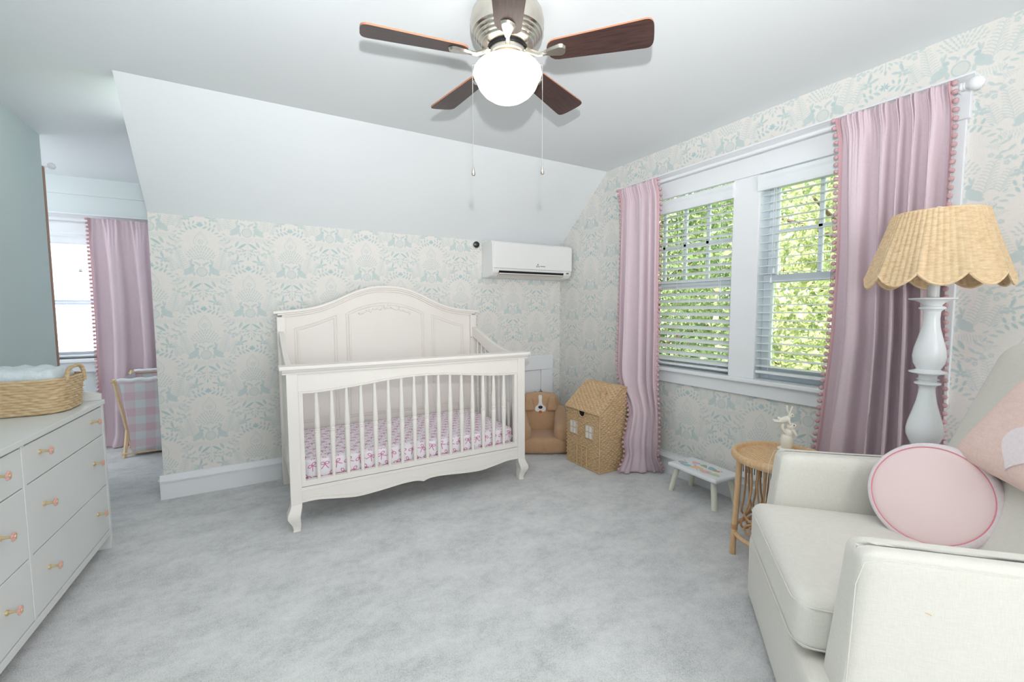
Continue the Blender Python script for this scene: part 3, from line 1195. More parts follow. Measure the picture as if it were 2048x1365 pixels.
RX = W - 0.098
curtain('curtain', 'mauve pompom curtain left of the double window, trailing on the carpet by the wicker house',
        [(2.045, (RX, 2.475), (RX, 2.130), 0.010), (1.90, (RX, 2.480), (RX, 2.125), 0.020), (1.40, (RX - 0.01, 2.475), (RX, 2.12), 0.028),
         (0.95, (RX - 0.02, 2.470), (RX - 0.01, 2.105), 0.032), (0.70, (RX - 0.03, 2.46), (RX - 0.02, 2.095), 0.034), (0.60, (2.385, 2.42), (RX - 0.03, 2.09), 0.032), (0.48, (2.352, 2.278), (2.41, 2.085), 0.018),
         (0.22, (2.285, 2.285), (2.415, 2.085), 0.020), (0.13, (2.30, 2.275), (2.42, 2.10), 0.020), (0.05, (2.235, 2.270), (2.465, 2.10), 0.018), (0.0, (2.19, 2.262), (2.505, 2.115), 0.014)], 4.2, 0.6, (-1, 0), warp=0.35)
curtain('curtain', 'mauve pompom curtain right of the double window, behind the floor lamp',
        [(2.045, (RX, 1.062), (RX, 0.668), 0.010), (1.90, (RX, 1.060), (RX, 0.664), 0.022), (1.40, (RX - 0.01, 1.045), (RX, 0.664), 0.034),
         (1.0, (RX - 0.02, 1.05), (RX - 0.01, 0.640), 0.040), (0.6, (RX - 0.04, 1.075), (RX - 0.02, 0.625), 0.044), (0.2, (RX - 0.05, 1.11), (RX - 0.02, 0.60), 0.044), (0.0, (RX - 0.06, 1.13), (RX - 0.03, 0.58), 0.04)],
        5.2, 2.2, (-1, 0), warp=0.5)
curtain('curtain', 'mauve pompom curtain at the alcove window behind the gingham hamper',
        [(1.925, (-1.150, YF - 0.085), (-0.545, YF - 0.085), 0.010), (1.75, (-1.155, YF - 0.085), (-0.545, YF - 0.085), 0.022), (1.0, (-1.150, YF - 0.10), (-0.55, YF - 0.085), 0.034),
         (0.5, (-1.150, YF - 0.13), (-0.55, YF - 0.085), 0.036), (0.1, (-1.155, YF - 0.17), (-0.56, YF - 0.10), 0.04), (0.0, (-1.18, YF - 0.20), (-0.56, YF - 0.11), 0.035)], 4.2, 1.1, (0, -1), pom=(True, False))


def rod(name, label, a, b, r, wall_dir):
    a, b = Vector(a), Vector(b)
    root = thing(name, label, 'curtain rod', tuple((a + b) / 2))
    m = MB()
    m.cyl(a, b, r, n=12)
    part(m, 'pole', 'white_lamp', root, smooth=True)
    d = (b - a).normalized()
    for (p, s) in ((a, -1), (b, 1)):
        f = MB()
        f.lathe([(r, 0), (r * 1.35, 0.003), (r * 1.35, 0.008), (r * 1.05, 0.011), (r * 1.3, 0.014), (r * 1.1, 0.018), (0.018, 0.026), (0.025, 0.038), (0.026, 0.048), (0.021, 0.062), (0.010, 0.070), (0.0, 0.072)], p, 18, axis=d * s)
        part(f, 'finial', 'white_lamp', root, smooth=True)
        k = MB()
        q = p - d * s * 0.012
        k.cyl(q, q + Vector(wall_dir) * 0.075, 0.005, n=8)
        part(k, 'bracket', 'white_lamp', root, smooth=True)
    return root


rod('curtain_rod', 'white curtain rod with round finials across the double window', (RX, 0.655, 2.040), (RX, 2.485, 2.040), 0.011, (1, 0, 0))
rod('curtain_rod', 'white curtain rod across the alcove window', (-1.92, YF - 0.085, 1.92), (-0.62, YF - 0.085, 1.92), 0.010, (0, 1, 0))

# ------------------------------------------------------------------ ceiling fan
HX, HY = 0.856, 1.483
fan = thing('ceiling_fan', 'flush ceiling fan with five walnut blades and a lit white globe', 'ceiling fan', (HX, HY, ZC))
m = MB()
pr = [(0.105, 2.290), (0.118, 2.286), (0.131, 2.262), (0.137, 2.235), (0.136, 2.212), (0.131, 2.200)]
for i in range(5):
    r0, z0 = 0.131 - 0.0085 * i, 2.200 - 0.010 * i
    pr += [(r0, z0 - 0.001), (r0 - 0.001, z0 - 0.006), (r0 - 0.005, z0 - 0.008), (r0 - 0.0075, z0 - 0.0095)]
pr += [(0.086, 2.150), (0.080, 2.147), (0.0, 2.147)]
m.lathe(pr, (HX, HY, 0), 48)
part(m, 'motor_housing', 'nickel', fan, smooth=True, angle=50)
m = MB()
m.lathe([(0.074, 2.150), (0.074, 2.136), (0.0, 2.136)], (HX, HY, 0), 32)
part(m, 'rotor', 'black', fan, smooth=True)
m = MB()
m.lathe([(0.068, 2.140), (0.070, 2.134), (0.070, 2.118), (0.066, 2.114), (0.05, 2.113)], (HX, HY, 0), 32)
part(m, 'iron_ring', 'nickel', fan, smooth=True)
m = MB()
m.lathe([(0.048, 2.128), (0.048, 2.098), (0.056, 2.095), (0.058, 2.082), (0.040, 2.080)], (HX, HY, 0), 32)
part(m, 'switch_housing', 'nickel', fan, smooth=True)
m = MB()
m.lathe([(0.054, 2.092), (0.066, 2.096), (0.092, 2.090), (0.114, 2.078), (0.126, 2.063), (0.1285, 2.051), (0.124, 2.039), (0.112, 2.031), (0.1145, 2.021), (0.107, 2.004), (0.090, 1.984), (0.066, 1.967), (0.036, 1.957), (0.0, 1.9535)], (HX, HY, 0), 48)
gl = part(m, 'globe_shade', 'globe', fan, smooth=True, angle=60, label='lit white opal glass globe')
fan_a0 = math.radians(24.75)
for k in range(5):
    a = fan_a0 + k * 2 * PI / 5
    ca, sa = math.cos(a), math.sin(a)
    pt = math.radians(-12)

    def bl(r, t, h):
        """radial r, tangential t, height h, pitched about the radial axis"""
        tt, hh = t * math.cos(pt) - h * math.sin(pt), t * math.sin(pt) + h * math.cos(pt)
        return (HX + r * ca - tt * sa, HY + r * sa + tt * ca, 2.112 + hh)
    outline = []
    r0, r1 = 0.150, 0.522
    w0, w1 = 0.046, 0.062
    for i in range(9):
        q = PI / 2 + PI * i / 8
        outline.append((r0 + 0.036 * (1 + math.cos(q)), w0 * math.sin(q)))
    for i in range(13):
        q = -PI / 2 + PI * i / 12
        cq, sq = math.cos(q), math.sin(q)
        outline.append((r1 - 0.030 + 0.030 * abs(cq) ** 0.7, w1 * np.sign(sq) * abs(sq) ** 0.55))
    n = len(outline)
    m = MB()
    m.add([bl(r, t, 0.003) for (r, t) in outline] + [bl(r, t, -0.003) for (r, t) in outline], [tuple(range(n))[::1], tuple(range(2 * n - 1, n - 1, -1))], 0)
    o = len(m.v) - 2 * n
    m.f += [(o + i, o + i + n, o + (i + 1) % n + n, o + (i + 1) % n) for i in range(n)]
    m.mi += [1] * n
    # the mesh is built in blade axes so that the grain runs along the blade
    ob = link('blade', None, fan)
    col.objects.unlink(ob)
    bpy.data.objects.remove(ob)
    inv = (Matrix.Translation((HX, HY, 2.112)) @ Matrix.Rotation(a, 4, 'Z')).inverted()
    me = m.mesh('blade', ['walnut', 'walnut_edge'], inv)
    link('blade', me, fan, (0, 0, 2.112 - ZC), (0, 0, a))
    # blade iron: curved arm and a fan-shaped plate under the blade
    m = MB()
    path = [(HX + ca * r, HY + sa * r, z) for (r, z) in ((0.060, 2.126), (0.080, 2.124), (0.100, 2.114), (0.120, 2.104), (0.138, 2.104), (0.150, 2.106))]
    m.tube(path, [0.010, 0.0095, 0.009, 0.0085, 0.008, 0.008], 8)
    pl = [(0.140, 0.009), (0.165, 0.018), (0.200, 0.027), (0.212, 0.024), (0.220, 0.012), (0.222, 0.0), (0.220, -0.012), (0.212, -0.024), (0.200, -0.027), (0.165, -0.018), (0.140, -0.009)]
    n = len(pl)
    m.add([bl(r, t, -0.004) for (r, t) in pl] + [bl(0.14 + (r - 0.14) * 0.96, t * 0.72, -0.012) for (r, t) in pl],
          [tuple(range(n)), tuple(range(2 * n - 1, n - 1, -1))] + [(i, i + n, (i + 1) % n + n, (i + 1) % n) for i in range(n)])
    part(m, 'blade_iron', 'nickel', fan, smooth=True, angle=30)
for s_, zl in ((-1, 1.708), (1, 1.712)):
    px_, py_ = HX + s_ * 0.131 * 0.862, HY - s_ * 0.131 * 0.507
    m = MB()
    m.tube([(HX + s_ * 0.055 * 0.862, HY - s_ * 0.055 * 0.507, 2.105), (HX + s_ * 0.1 * 0.862, HY - s_ * 0.1 * 0.507, 2.097), (px_, py_, 2.085)], 0.0012, 6)
    k = 0
    z = 2.085
    while z > zl:
        m.sphere((px_, py_, z), 0.0019, 6, 4)
        z -= 0.0046
    ch = part(m, 'pull_chain', 'steel', fan, smooth=True)
    m = MB()
    m.lathe([(0.002, 0.008), (0.0035, 0.004), (0.0055, -0.008), (0.0075, -0.016), (0.0065, -0.024), (0.0, -0.027)], (px_, py_, zl), 12)
    part(m, 'pull_knob', 'nickel', ch, smooth=True)

# ------------------------------------------------------------------ air conditioner, camera
ac = thing('air_conditioner', 'white wall-mounted split air conditioner in the corner above the crib', 'air conditioner', (2.105, D, 1.44))
m = MB()
acp = [(0.0, 1.742), (-0.155, 1.742), (-0.185, 1.735), (-0.198, 1.715), (-0.202, 1.52), (-0.198, 1.482), (-0.165, 1.452), (-0.10, 1.440), (0.0, 1.440)]
m.prism([(D - 0.001 + y, z) for (y, z) in acp], 'yz', 1.702, 2.512)
part(m, 'casing', 'plastic', ac, bevel=0.010, seg=3)
m = MB()
m.box(1.708, D - 0.2155, 1.512, 2.506, D - 0.199, 1.724)
part(m, 'front_panel', 'plastic', ac, bevel=0.007, seg=3)
m = MB()
m.hexa([(1.76, D - 0.196, 1.462), (2.42, D - 0.196, 1.462), (2.42, D - 0.150, 1.462), (1.76, D - 0.150, 1.462), (1.76, D - 0.2045, 1.494), (2.42, D - 0.2045, 1.494), (2.42, D - 0.18, 1.50), (1.76, D - 0.18, 1.50)])
part(m, 'outlet_slot', 'black', ac)
m = MB()
m.hexa([(1.756, D - 0.160, 1.449), (2.415, D - 0.160, 1.449), (2.415, D - 0.158, 1.453), (1.756, D - 0.158, 1.453), (1.756, D - 0.214, 1.470), (2.415, D - 0.214, 1.470), (2.415, D - 0.213, 1.475), (1.756, D - 0.213, 1.475)])
part(m, 'louver', 'plastic2', ac)
m = MB()
for (dx, dz) in ((0, 0.0085), (-0.0095, -0.007), (0.0095, -0.007)):
    cx, cz = 2.135 + dx, 1.548 + dz
    m.prism([(cx - 0.006, cz), (cx, cz - 0.009), (cx + 0.006, cz), (cx, cz + 0.009)], 'xz', D - 0.2165, D - 0.2150)
for i in range(5):
    m.box(2.160 + i * 0.0105, D - 0.2165, 1.540, 2.1675 + i * 0.0105, D - 0.2150, 1.547)
part(m, 'logo', 'greylogo', ac, label='small grey maker mark')
m = MB()
m.box(2.452, D - 0.206, 1.488, 2.476, D - 0.2005, 1.500)
part(m, 'sensor_window', 'greylogo', ac)

sv = thing('security_camera', 'small white dome camera with black eye beside the air conditioner', 'camera', (1.628, D, 1.715))
m = MB()
m.lathe([(0.036, 0.0), (0.036, 0.012), (0.032, 0.016), (0.0, 0.018)], (1.622, D - 0.001, 1.712), 24, axis=(0, -1, 0))
part(m, 'mount', 'plastic', sv, smooth=True)
m = MB()
m.sphere((1.628, D - 0.042, 1.714), 0.033, 24, 16)
part(m, 'housing', 'plastic', sv, smooth=True)
m = MB()
m.lathe([(0.026, 0.018), (0.0265, 0.027), (0.022, 0.033), (0.010, 0.0355), (0.0, 0.036)], (1.628, D - 0.042, 1.714), 24, axis=(-0.30, -1, -0.12))
part(m, 'lens', 'black', sv, smooth=True)

# ------------------------------------------------------------------ crib
crib = thing('crib', 'ivory wooden baby crib with an arched panelled headboard', 'crib', (0.85, 2.92, 0))
CX = 0.855
CX0, CX1 = 0.132, 1.578
dxs = [0, .1, .188, .261, .351, .40, .46, .523, .6, .742]
dzs = [1.352, 1.346, 1.322, 1.292, 1.246, 1.226, 1.205, 1.189, 1.178, 1.166]
hbz = lambda x: float(np.interp(abs(x - CX), dxs, dzs))
xs_ = np.linspace(CX - 0.742, CX + 0.742, 61)
hz = np.array([hbz(x) for x in xs_])
for _ in range(3):
    hz[1:-1] = 0.25 * hz[:-2] + 0.5 * hz[1:-1] + 0.25 * hz[2:]
m = MB()
poly = [(CX0 + 0.01, 0.22)] + [(x, z - 0.034) for x, z in zip(xs_, hz) if CX0 + 0.01 < x < CX1 - 0.01] + [(CX1 - 0.01, 0.22)]
m.prism(poly[::-1], 'xz', 3.292, 3.318)
hb = part(m, 'headboard', 'crib', crib)
m = MB()
for (t0, t1, y0, y1) in ((0.0, 0.018, 3.262, 3.345), (0.018, 0.030, 3.270, 3.338), (0.030, 0.044, 3.280, 3.330)):
    k = 0 if t0 == 0 else (1 if t0 < 0.02 else 2)
    sel = slice(k, len(xs_) - k)
    a = [(x, z - t0) for x, z in zip(xs_[sel], hz[sel])]
    b = [(x, z - t1) for x, z in zip(xs_[sel], hz[sel])]
    m.prism(b + a[::-1], 'xz', y0, y1)
part(m, 'headboard_cap', 'crib', crib, bevel=0.002)
arch = lambda x: 1.227 - 0.070 * ((x - CX) / 0.27) ** 2


def panel_poly(x0, x1, zb, top, inset):
    xs = np.linspace(x0 + inset, x1 - inset, 17)
    return [(x0 + inset, zb + inset)] + [(x1 - inset, zb + inset)] + [(x, top(x) - inset) for x in xs[::-1]]


sideL = lambda x: 1.052 + 0.085 * ((x - 0.24) / 0.26) ** 1.2 if x > 0.24 else 1.052
sideR = lambda x: sideL(2 * CX - x)
for (x0, x1, top) in ((0.238, 0.505, sideL), (0.570, 1.140, arch), (2 * CX - 0.505, 2 * CX - 0.238, sideR)):
    q = MB()
    o_, i_ = panel_poly(x0, x1, 0.40, top, 0.0), panel_poly(x0, x1, 0.40, top, 0.016)
    loop = [(x, 3.290, z) for (x, z) in o_]
    q.tube(loop, 0.0035, 6, closed=True)
    loop = [(x, 3.2905, z) for (x, z) in i_]
    q.tube(loop, 0.0045, 6, closed=True)
    q.prism(panel_poly(x0, x1, 0.40, top, 0.03)[::-1], 'xz', 3.2895, 3.294)
    part(q, 'headboard_panel', 'crib', hb, bevel=0.002)
q = MB()
for i in range(33):
    t = -1 + 2 * i / 32
    x = CX - 0.005 + 0.182 * t
    z = 1.148 + 0.040 * (1 - t * t) + 0.006 * math.sin(i * 1.9)
    r_ = 0.008 + 0.004 * (i % 3 == 0)
    if i % 2 == 0:
        q.sphere((x, 3.2890, z), (r_ * 1.25, 0.0045, r_ * 0.75), 8, 6, rot=Matrix.Rotation(math.sin(i * 2.3) * 0.9, 3, 'Y'))
q.tube([(CX - 0.005 + 0.182 * t, 3.289, 1.146 + 0.040 * (1 - t * t)) for t in np.linspace(-1, 1, 25)], 0.003, 6)
q.sphere((CX - 0.005, 3.288, 1.196), (0.016, 0.006, 0.014), 10, 8)
part(q, 'garland_carving', 'crib', hb, smooth=True, angle=None)
for x0 in (CX0, CX1 - 0.05):
    m = MB()
    m.box(x0, 3.262, 0.0, x0 + 0.05, 3.345, 1.128)
    part(m, 'back_post', 'crib', crib, bevel=0.003)
# front
FY0, FY1 = 2.512, 2.562
for s_, x0 in ((-1, CX0), (1, CX1 - 0.054)):
    m = MB()
    m.box(x0, FY0, 0.148, x0 + 0.054, FY1, 0.846)
    p = part(m, 'front_post', 'crib', crib, bevel=0.003)
    m = MB()
    cx, cy = x0 + 0.027, (FY0 + FY1) / 2
    secs = []
    for (z, ox, h_) in ((0.150, 0.0, 0.027), (0.128, 0.004, 0.029), (0.104, 0.013, 0.032), (0.082, 0.016, 0.031), (0.060, 0.010, 0.027), (0.038, 0.003, 0.022), (0.016, 0.001, 0.0185), (0.0, 0.004, 0.020)):
        secs.append((cx + s_ * ox, cy - ox * 0.7, z, h_, h_))
    m.loft(secs[::-1])
    part(m, 'cabriole_leg', 'crib', crib, smooth=True, angle=60, bevel=0.004)
m = MB()
m.box(0.100, 2.488, 0.866, 1.612, 2.592, 0.886)
part(m, 'footboard_cap', 'crib', crib, bevel=0.005)
m = MB()
m.prism([(FY0 - 0.002, 0.842), (FY0 - 0.004, 0.850), (FY0 - 0.012, 0.858), (FY0 - 0.016, 0.867), (FY1 + 0.016, 0.867), (FY1 + 0.012, 0.858), (FY1 + 0.004, 0.850), (FY1 + 0.002, 0.842)], 'yz', 0.114, 1.598)
part(m, 'cap_moulding', 'crib', crib)
RXa, RXb = CX0 + 0.054, CX1 - 0.054
railz = smooth_curve([(RXa, .737), (.30, .738), (.45, .749), (.58, .763), (.71, .775), (CX, .780), (1.0, .775), (1.13, .763), (1.26, .749), (1.41, .738), (RXb, .737)], 60)
m = MB()
m.prism([tuple(p) for p in railz] + [(RXb, 0.846), (RXa, 0.846)], 'xz', 2.522, 2.552)
part(m, 'top_rail', 'crib', crib)
m = MB()
m.tube([(p[0], 2.5215, p[1] + 0.012) for p in railz], 0.0028, 6)
part(m, 'rail_bead', 'crib', crib, smooth=True)
m = MB()
m.box(RXa, 2.520, 0.2365, RXb, 2.556, 0.266)
part(m, 'bottom_rail', 'crib', crib, bevel=0.002)
ap = smooth_curve([(RXa, .152), (.27, .151), (.36, .137), (.47, .123), (.60, .130), (.72, .142), (.80, .144), (.835, .138), (CX, .131), (.875, .138), (.91, .144), (.99, .142), (1.11, .130), (1.24, .123), (1.35, .137), (1.44, .151), (RXb, .152)], 96)
m = MB()
m.prism([tuple(p) for p in ap] + [(RXb, 0.2335), (RXa, 0.2335)], 'xz', 2.522, 2.550)
apn = part(m, 'apron', 'crib', crib)
m = MB()
m.tube([(p[0], 2.5215, p[1] + 0.004) for p in ap], 0.004, 6)
m.tube([(p[0], 2.5215, p[1] + 0.022) for p in ap], 0.0022, 6)
m.tube([(RXa, 2.5215, 0.216), (RXb, 2.5215, 0.216)], 0.0022, 6)
part(m, 'apron_bead', 'crib', apn, smooth=True)


def spindle(x, y, z0, z1, zm, r=0.0148):
    s = MB()
    h0, h1 = zm - z0, z1 - zm
    s.lathe([(r * .62, z0), (r * .75, z0 + h0 * .3), (r * .95, z0 + h0 * .75), (r * 1.05, zm - .022), (r * .85, zm - .014), (r * 1.12, zm - .010), (r * .85, zm - .004), (r * 1.12, zm),
             (r * .85, zm + .006), (r * 1.02, zm + .012), (r * 1.0, zm + h1 * .2), (r * .8, zm + h1 * .6), (r * .62, zm + h1 * .9), (r * .6, z1)], (x, y, 0), 12)
    return part(s, 'spindle', 'crib', crib, smooth=True, angle=60)


for i in range(16):
    x = 0.262 + (1.413 - 0.262) * i / 15 + 0.012
    if i == 0:
        x0s = x
    zt = float(np.interp(x, railz[:, 0], railz[:, 1]))
    spindle(x, 2.537, 0.262, zt + 0.004, 0.531)
# half stiles beside posts
for x0 in (RXa, RXb - 0.022):
    m = MB()
    m.box(x0, 2.524, 0.262, x0 + 0.022, 2.550, 0.742)
    part(m, 'stile', 'crib', crib, bevel=0.002)
# sides
top_side = smooth_curve([(3.262, 1.034), (3.17, 1.008), (3.06, 0.968), (2.95, 0.932), (2.84, 0.903), (2.72, 0.882), (2.562, 0.868)], 36)
for x0, x1 in ((CX0 + 0.008, CX0 + 0.038), (CX1 - 0.038, CX1 - 0.008)):
    m = MB()
    lower = [(p[0], p[1] - 0.078 - 0.012 * math.sin((p[0] - 2.56) / 0.7 * PI)) for p in top_side]
    m.prism([tuple(p) for p in top_side] + lower[::-1], 'yz', x0, x1)
    part(m, 'side_top_rail', 'crib', crib, bevel=0.003)
    m = MB()
    m.box(x0 + 0.004, 2.562, 0.205, x1 - 0.004, 3.262, 0.275)
    part(m, 'side_bottom_rail', 'crib', crib, bevel=0.002)
    for i in range(9):
        y = 2.625 + 0.071 * i
        zt = float(np.interp(y, top_side[::-1, 0], top_side[::-1, 1])) - 0.08
        spindle((x0 + x1) / 2, y, 0.27, zt, 0.53, 0.011)
m = MB()
for z in (0.345, 0.260):
    m.cyl((CX0 - 0.003, 3.285, z), (CX0 + 0.002, 3.285, z), 0.006, n=10)
for z in (0.45, 0.55, 0.65, 0.95):
    m.cyl((1.53, 3.259, z), (1.53, 3.264, z), 0.004, n=8)
part(m, 'bolt', 'steel', crib)
m = MB()
m.box(CX0 + 0.045, 2.56, 0.205, CX1 - 0.045, 3.285, 0.228)
part(m, 'mattress_base', 'crib', crib)

# mattress with bow sheet (uv in metres)
def box_uv(o):
    me = o.data
    uv = me.uv_layers.new(name='UVMap')
    for p in me.polygons:
        n = p.normal
        for li in p.loop_indices:
            v = me.vertices[me.loops[li].vertex_index].co
            if abs(n.z) > 0.7: uv.data[li].uv = (v.x, v.y)
            elif abs(n.y) > abs(n.x): uv.data[li].uv = (v.x, v.z - 0.355)
            else: uv.data[li].uv = (v.y, v.z)


mt = MB()
mt.rbox((0.855, 2.924, 0.296), (0.660, 0.352, 0.066), 0.018, 12)
mo = part(mt, 'crib_mattress', 'bows', smooth=True, angle=None)
box_uv(mo)
tag(mo, 'crib mattress in a white sheet printed with pink bows', 'mattress')

# ------------------------------------------------------------------ dresser (rotated 3.5 degrees)
dr_rot = -math.radians(3.5)
fdir = Vector((math.sin(math.radians(3.5)), math.cos(math.radians(3.5)), 0))
corner = Vector((-0.648, 2.838, 0))          # front right corner on the floor
DW, DD, DH = 1.54, 0.455, 0.742
ctr = corner - fdir * (DW / 2) + Vector((-fdir.y, fdir.x, 0)) * (DD / 2)
# local x = out of the front (+), local y = along the front towards the alcove
dr = thing('dresser', 'white six-drawer dresser with pink flower knobs by the green wall', 'dresser', tuple(ctr), dr_rot)
fx, hy = DD / 2, DW / 2
m = MB()
m.box(-fx, -hy, 0.0, fx, -hy + 0.022, DH - 0.024)
m.box(-fx, hy - 0.022, 0.0, fx, hy, DH - 0.024)
m.box(-fx, -hy + 0.02, 0.10, fx - 0.024, hy - 0.02, DH - 0.024)
m.box(-fx, 0.025, 0.10, fx, 0.045, DH - 0.024)
m.box(-fx, -hy + 0.02, 0.070, fx, hy - 0.02, 0.098)
part(m, 'carcass', 'dresser', dr, local=True, bevel=0.0015)
m = MB()
m.box(-fx, -hy - 0.004, DH - 0.022, fx + 0.006, hy + 0.004, DH)
part(m, 'top', 'dresser', dr, local=True, bevel=0.002)
for c_, (y0, y1) in enumerate(((-hy + 0.024, 0.023), (0.047, hy - 0.024))):
    for (z0, z1, kz) in ((0.578, 0.712, 0.665), (0.328, 0.574, 0.470), (0.102, 0.324, 0.228)):
        m = MB()
        m.box(fx - 0.022, y0, z0, fx - 0.002, y1, z1)
        dw = part(m, 'drawer', 'dresser', dr, local=True, bevel=0.002)
        for f in (0.145, 0.815) if c_ == 1 else (0.16, 0.80):
            yk = y0 + (y1 - y0) * f if c_ == 1 else y0 + (y1 - y0) * f
            m = MB()
            m.lathe([(0.009, -0.002), (0.0085, 0.003), (0.005, 0.006), (0.0045, 0.018), (0.006, 0.024), (0.008, 0.027)], (fx, yk, kz), 14, axis=(1, 0, 0))
            kn = part(m, 'knob', 'gold', dw, local=True, smooth=True)
            m = MB()
            for q in range(5):
                a = 2 * PI * q / 5 + 0.3
                m.sphere((fx + 0.030, yk + 0.0085 * math.cos(a), kz + 0.0085 * math.sin(a)), (0.0042, 0.0074, 0.0074), 10, 6)
            part(m, 'petal', 'pinkpearl', dw, local=True, smooth=True, label='pink flower knob face')
            m = MB()
            m.sphere((fx + 0.033, yk, kz), (0.004, 0.0055, 0.0055), 8, 6)
            part(m, 'knob_centre', 'gold', dw, local=True, smooth=True)
m = MB()
m.hexa([(-fx + 0.01, hy - 0.018, DH), (fx - 0.002, hy - 0.018, DH), (fx - 0.002, hy, DH), (-fx + 0.01, hy, DH), (-fx + 0.01, hy - 0.018, DH + 0.16), (fx - 0.002, hy - 0.018, DH + 0.030), (fx - 0.002, hy, DH + 0.030), (-fx + 0.01, hy, DH + 0.16)])
m.box(-fx + 0.01, -hy, DH, -fx + 0.028, hy, DH + 0.16)
m.hexa([(-fx + 0.01, -hy, DH), (fx - 0.002, -hy, DH), (fx - 0.002, -hy + 0.018, DH), (-fx + 0.01, -hy + 0.018, DH), (-fx + 0.01, -hy, DH + 0.16), (fx - 0.002, -hy, DH + 0.030), (fx - 0.002, -hy + 0.018, DH + 0.030), (-fx + 0.01, -hy + 0.018, DH + 0.16)])
part(m, 'changing_rail', 'dresser', dr, local=True, bevel=0.002)


# ------------------------------------------------------------------ weave surfaces
def weave_ring(path, z0, z1, rows, stakes, amp, flare=0.0, sub=5, rs=4, twist=0.0):
    """woven wall on a closed plan path: rows of strands going over and under the stakes"""
    P = np.array(path, float)
    Q = np.vstack([P, P[:1]])
    seg = np.hypot(*np.diff(Q, axis=0).T)
    s = np.concatenate([[0], np.cumsum(seg)])
    nu = stakes * sub
    t = np.linspace(0, s[-1], nu, endpoint=False)
    x, y = np.interp(t, s, Q[:, 0]), np.interp(t, s, Q[:, 1])
    tx, ty = np.roll(x, -1) - np.roll(x, 1), np.roll(y, -1) - np.roll(y, 1)
    L = np.hypot(tx, ty)
    nx_, ny_ = ty / L, -tx / L
    cxm, cym = x.mean(), y.mean()
    if ((x - cxm) * nx_ + (y - cym) * ny_).mean() < 0:
        nx_, ny_ = -nx_, -ny_
    out = np.zeros((rows * rs + 1, nu, 3))
    k = np.arange(nu) / sub
    for i in range(rows * rs + 1):
        v = i / rs
        r_ = min(int(v), rows - 1)
        ph = v - r_
        bulge = math.sin(PI * ph) ** 0.6 if 0 < ph < 1 else 0
        wave = np.cos(PI * (k + r_ + twist * r_))
        off = amp * bulge * (1.1 + wave) + flare * v / rows
        out[i, :, 0] = x + nx_ * off
        out[i, :, 1] = y + ny_ * off
        out[i, :, 2] = z0 + (z1 - z0) * v / rows
    return out


def weave_quad(o, du, dv, rows, stakes, amp, sub=5, rs=4):
    o, du, dv = np.array(o, float), np.array(du, float), np.array(dv, float)
    n = np.cross(du, dv)
    n /= np.linalg.norm(n)
    nu = stakes * sub + 1
    k = np.arange(nu) / sub
    out = np.zeros((rows * rs + 1, nu, 3))
    for i in range(rows * rs + 1):
        v = i / rs
        r_ = min(int(v), rows - 1)
        ph = v - r_
        bulge = max(0.0, math.sin(PI * ph)) ** 0.6
        wave = np.cos(PI * (k + r_))
        off = amp * bulge * (1.1 + wave)
        out[i] = o + du * (k / stakes)[:, None] + dv * (v / rows) + n * off[:, None]
    return out


def rrect(cx, cy, hx, hy_, r, n=8, rot=0.0):
    pts = []
    for (sx, sy, a0) in ((1, 1, 0), (-1, 1, 90), (-1, -1, 180), (1, -1, 270)):
        for i in range(n + 1):
            a = math.radians(a0 + 90 * i / n)
            pts.append((sx * (hx - r) + r * math.cos(a), sy * (hy_ - r) + r * math.sin(a)))
    c_, s_ = math.cos(rot), math.sin(rot)
    return [(cx + x * c_ - y * s_, cy + x * s_ + y * c_) for (x, y) in pts]


# seagrass basket with a fluffy pad, on the dresser
BKX, BKY = -0.880, 2.668
bk = thing('basket', 'oblong seagrass basket with rope handles on the dresser', 'basket', (BKX, BKY, DH))
m = MB()
pth = rrect(BKX, BKY, 0.176, 0.128, 0.075, 10, dr_rot)
dense = pth
G = weave_ring(dense, DH + 0.004, DH + 0.150, 13, 44, 0.0052, 0.014)
m.grid(G, cv=True)
inner = weave_ring(dense, DH + 0.148, DH + 0.012, 2, 20, 0.001, 0.0)
m.grid(np.array([[(BKX + (p[0] - BKX) * 0.97, BKY + (p[1] - BKY) * 0.97, p[2]) for p in row] for row in inner]), cv=True)
part(m, 'woven_wall', 'seagrass', bk, smooth=True, angle=None)
m = MB()
m.prism([(BKX + (x - BKX) * 0.97, BKY + (y - BKY) * 0.97) for (x, y) in pth], 'xy', DH + 0.002, DH + 0.010)
part(m, 'bottom', 'seagrass', bk)
for s_ in (1, -1):
    m = MB()
    c_, q_ = math.cos(dr_rot), math.sin(dr_rot)
    key = [(s_ * 0.188, -0.085, 0.135), (s_ * 0.186, -0.070, 0.165), (s_ * 0.182, -0.035, 0.182), (s_ * 0.182, 0.035, 0.188), (s_ * 0.186, 0.075, 0.178), (s_ * 0.190, 0.085, 0.150), (s_ * 0.190, 0.085, 0.115)]
    pts = smooth_curve([(BKX + x * c_ - y * q_, BKY + x * q_ + y * c_, DH + z) for (x, y, z) in key], 30)
    m.tube(pts.tolist(), 0.0085, 8)
    part(m, 'handle', 'seagrass', bk, smooth=True)
pd = MB()


def padfn(x, y, z):
    if z > 0:
        z += 0.006 * math.sin(x * 95 + 2.2 * abs(((y * 14) % 1) - 0.5) * 2) + 0.018 * (1 - (x / 0.17) ** 2)
    return (x, y, z)


pd.rbox((0, 0, 0), (0.160, 0.112, 0.055), 0.035, 26, padfn)
po = part(pd, 'changing_pad', 'pad', smooth=True, angle=None)
po.location = (BKX, BKY, DH + 0.118)
po.rotation_euler = (0, 0, dr_rot)
tag(po, 'fluffy pale blue-white quilted pad filling the seagrass basket', 'pad')

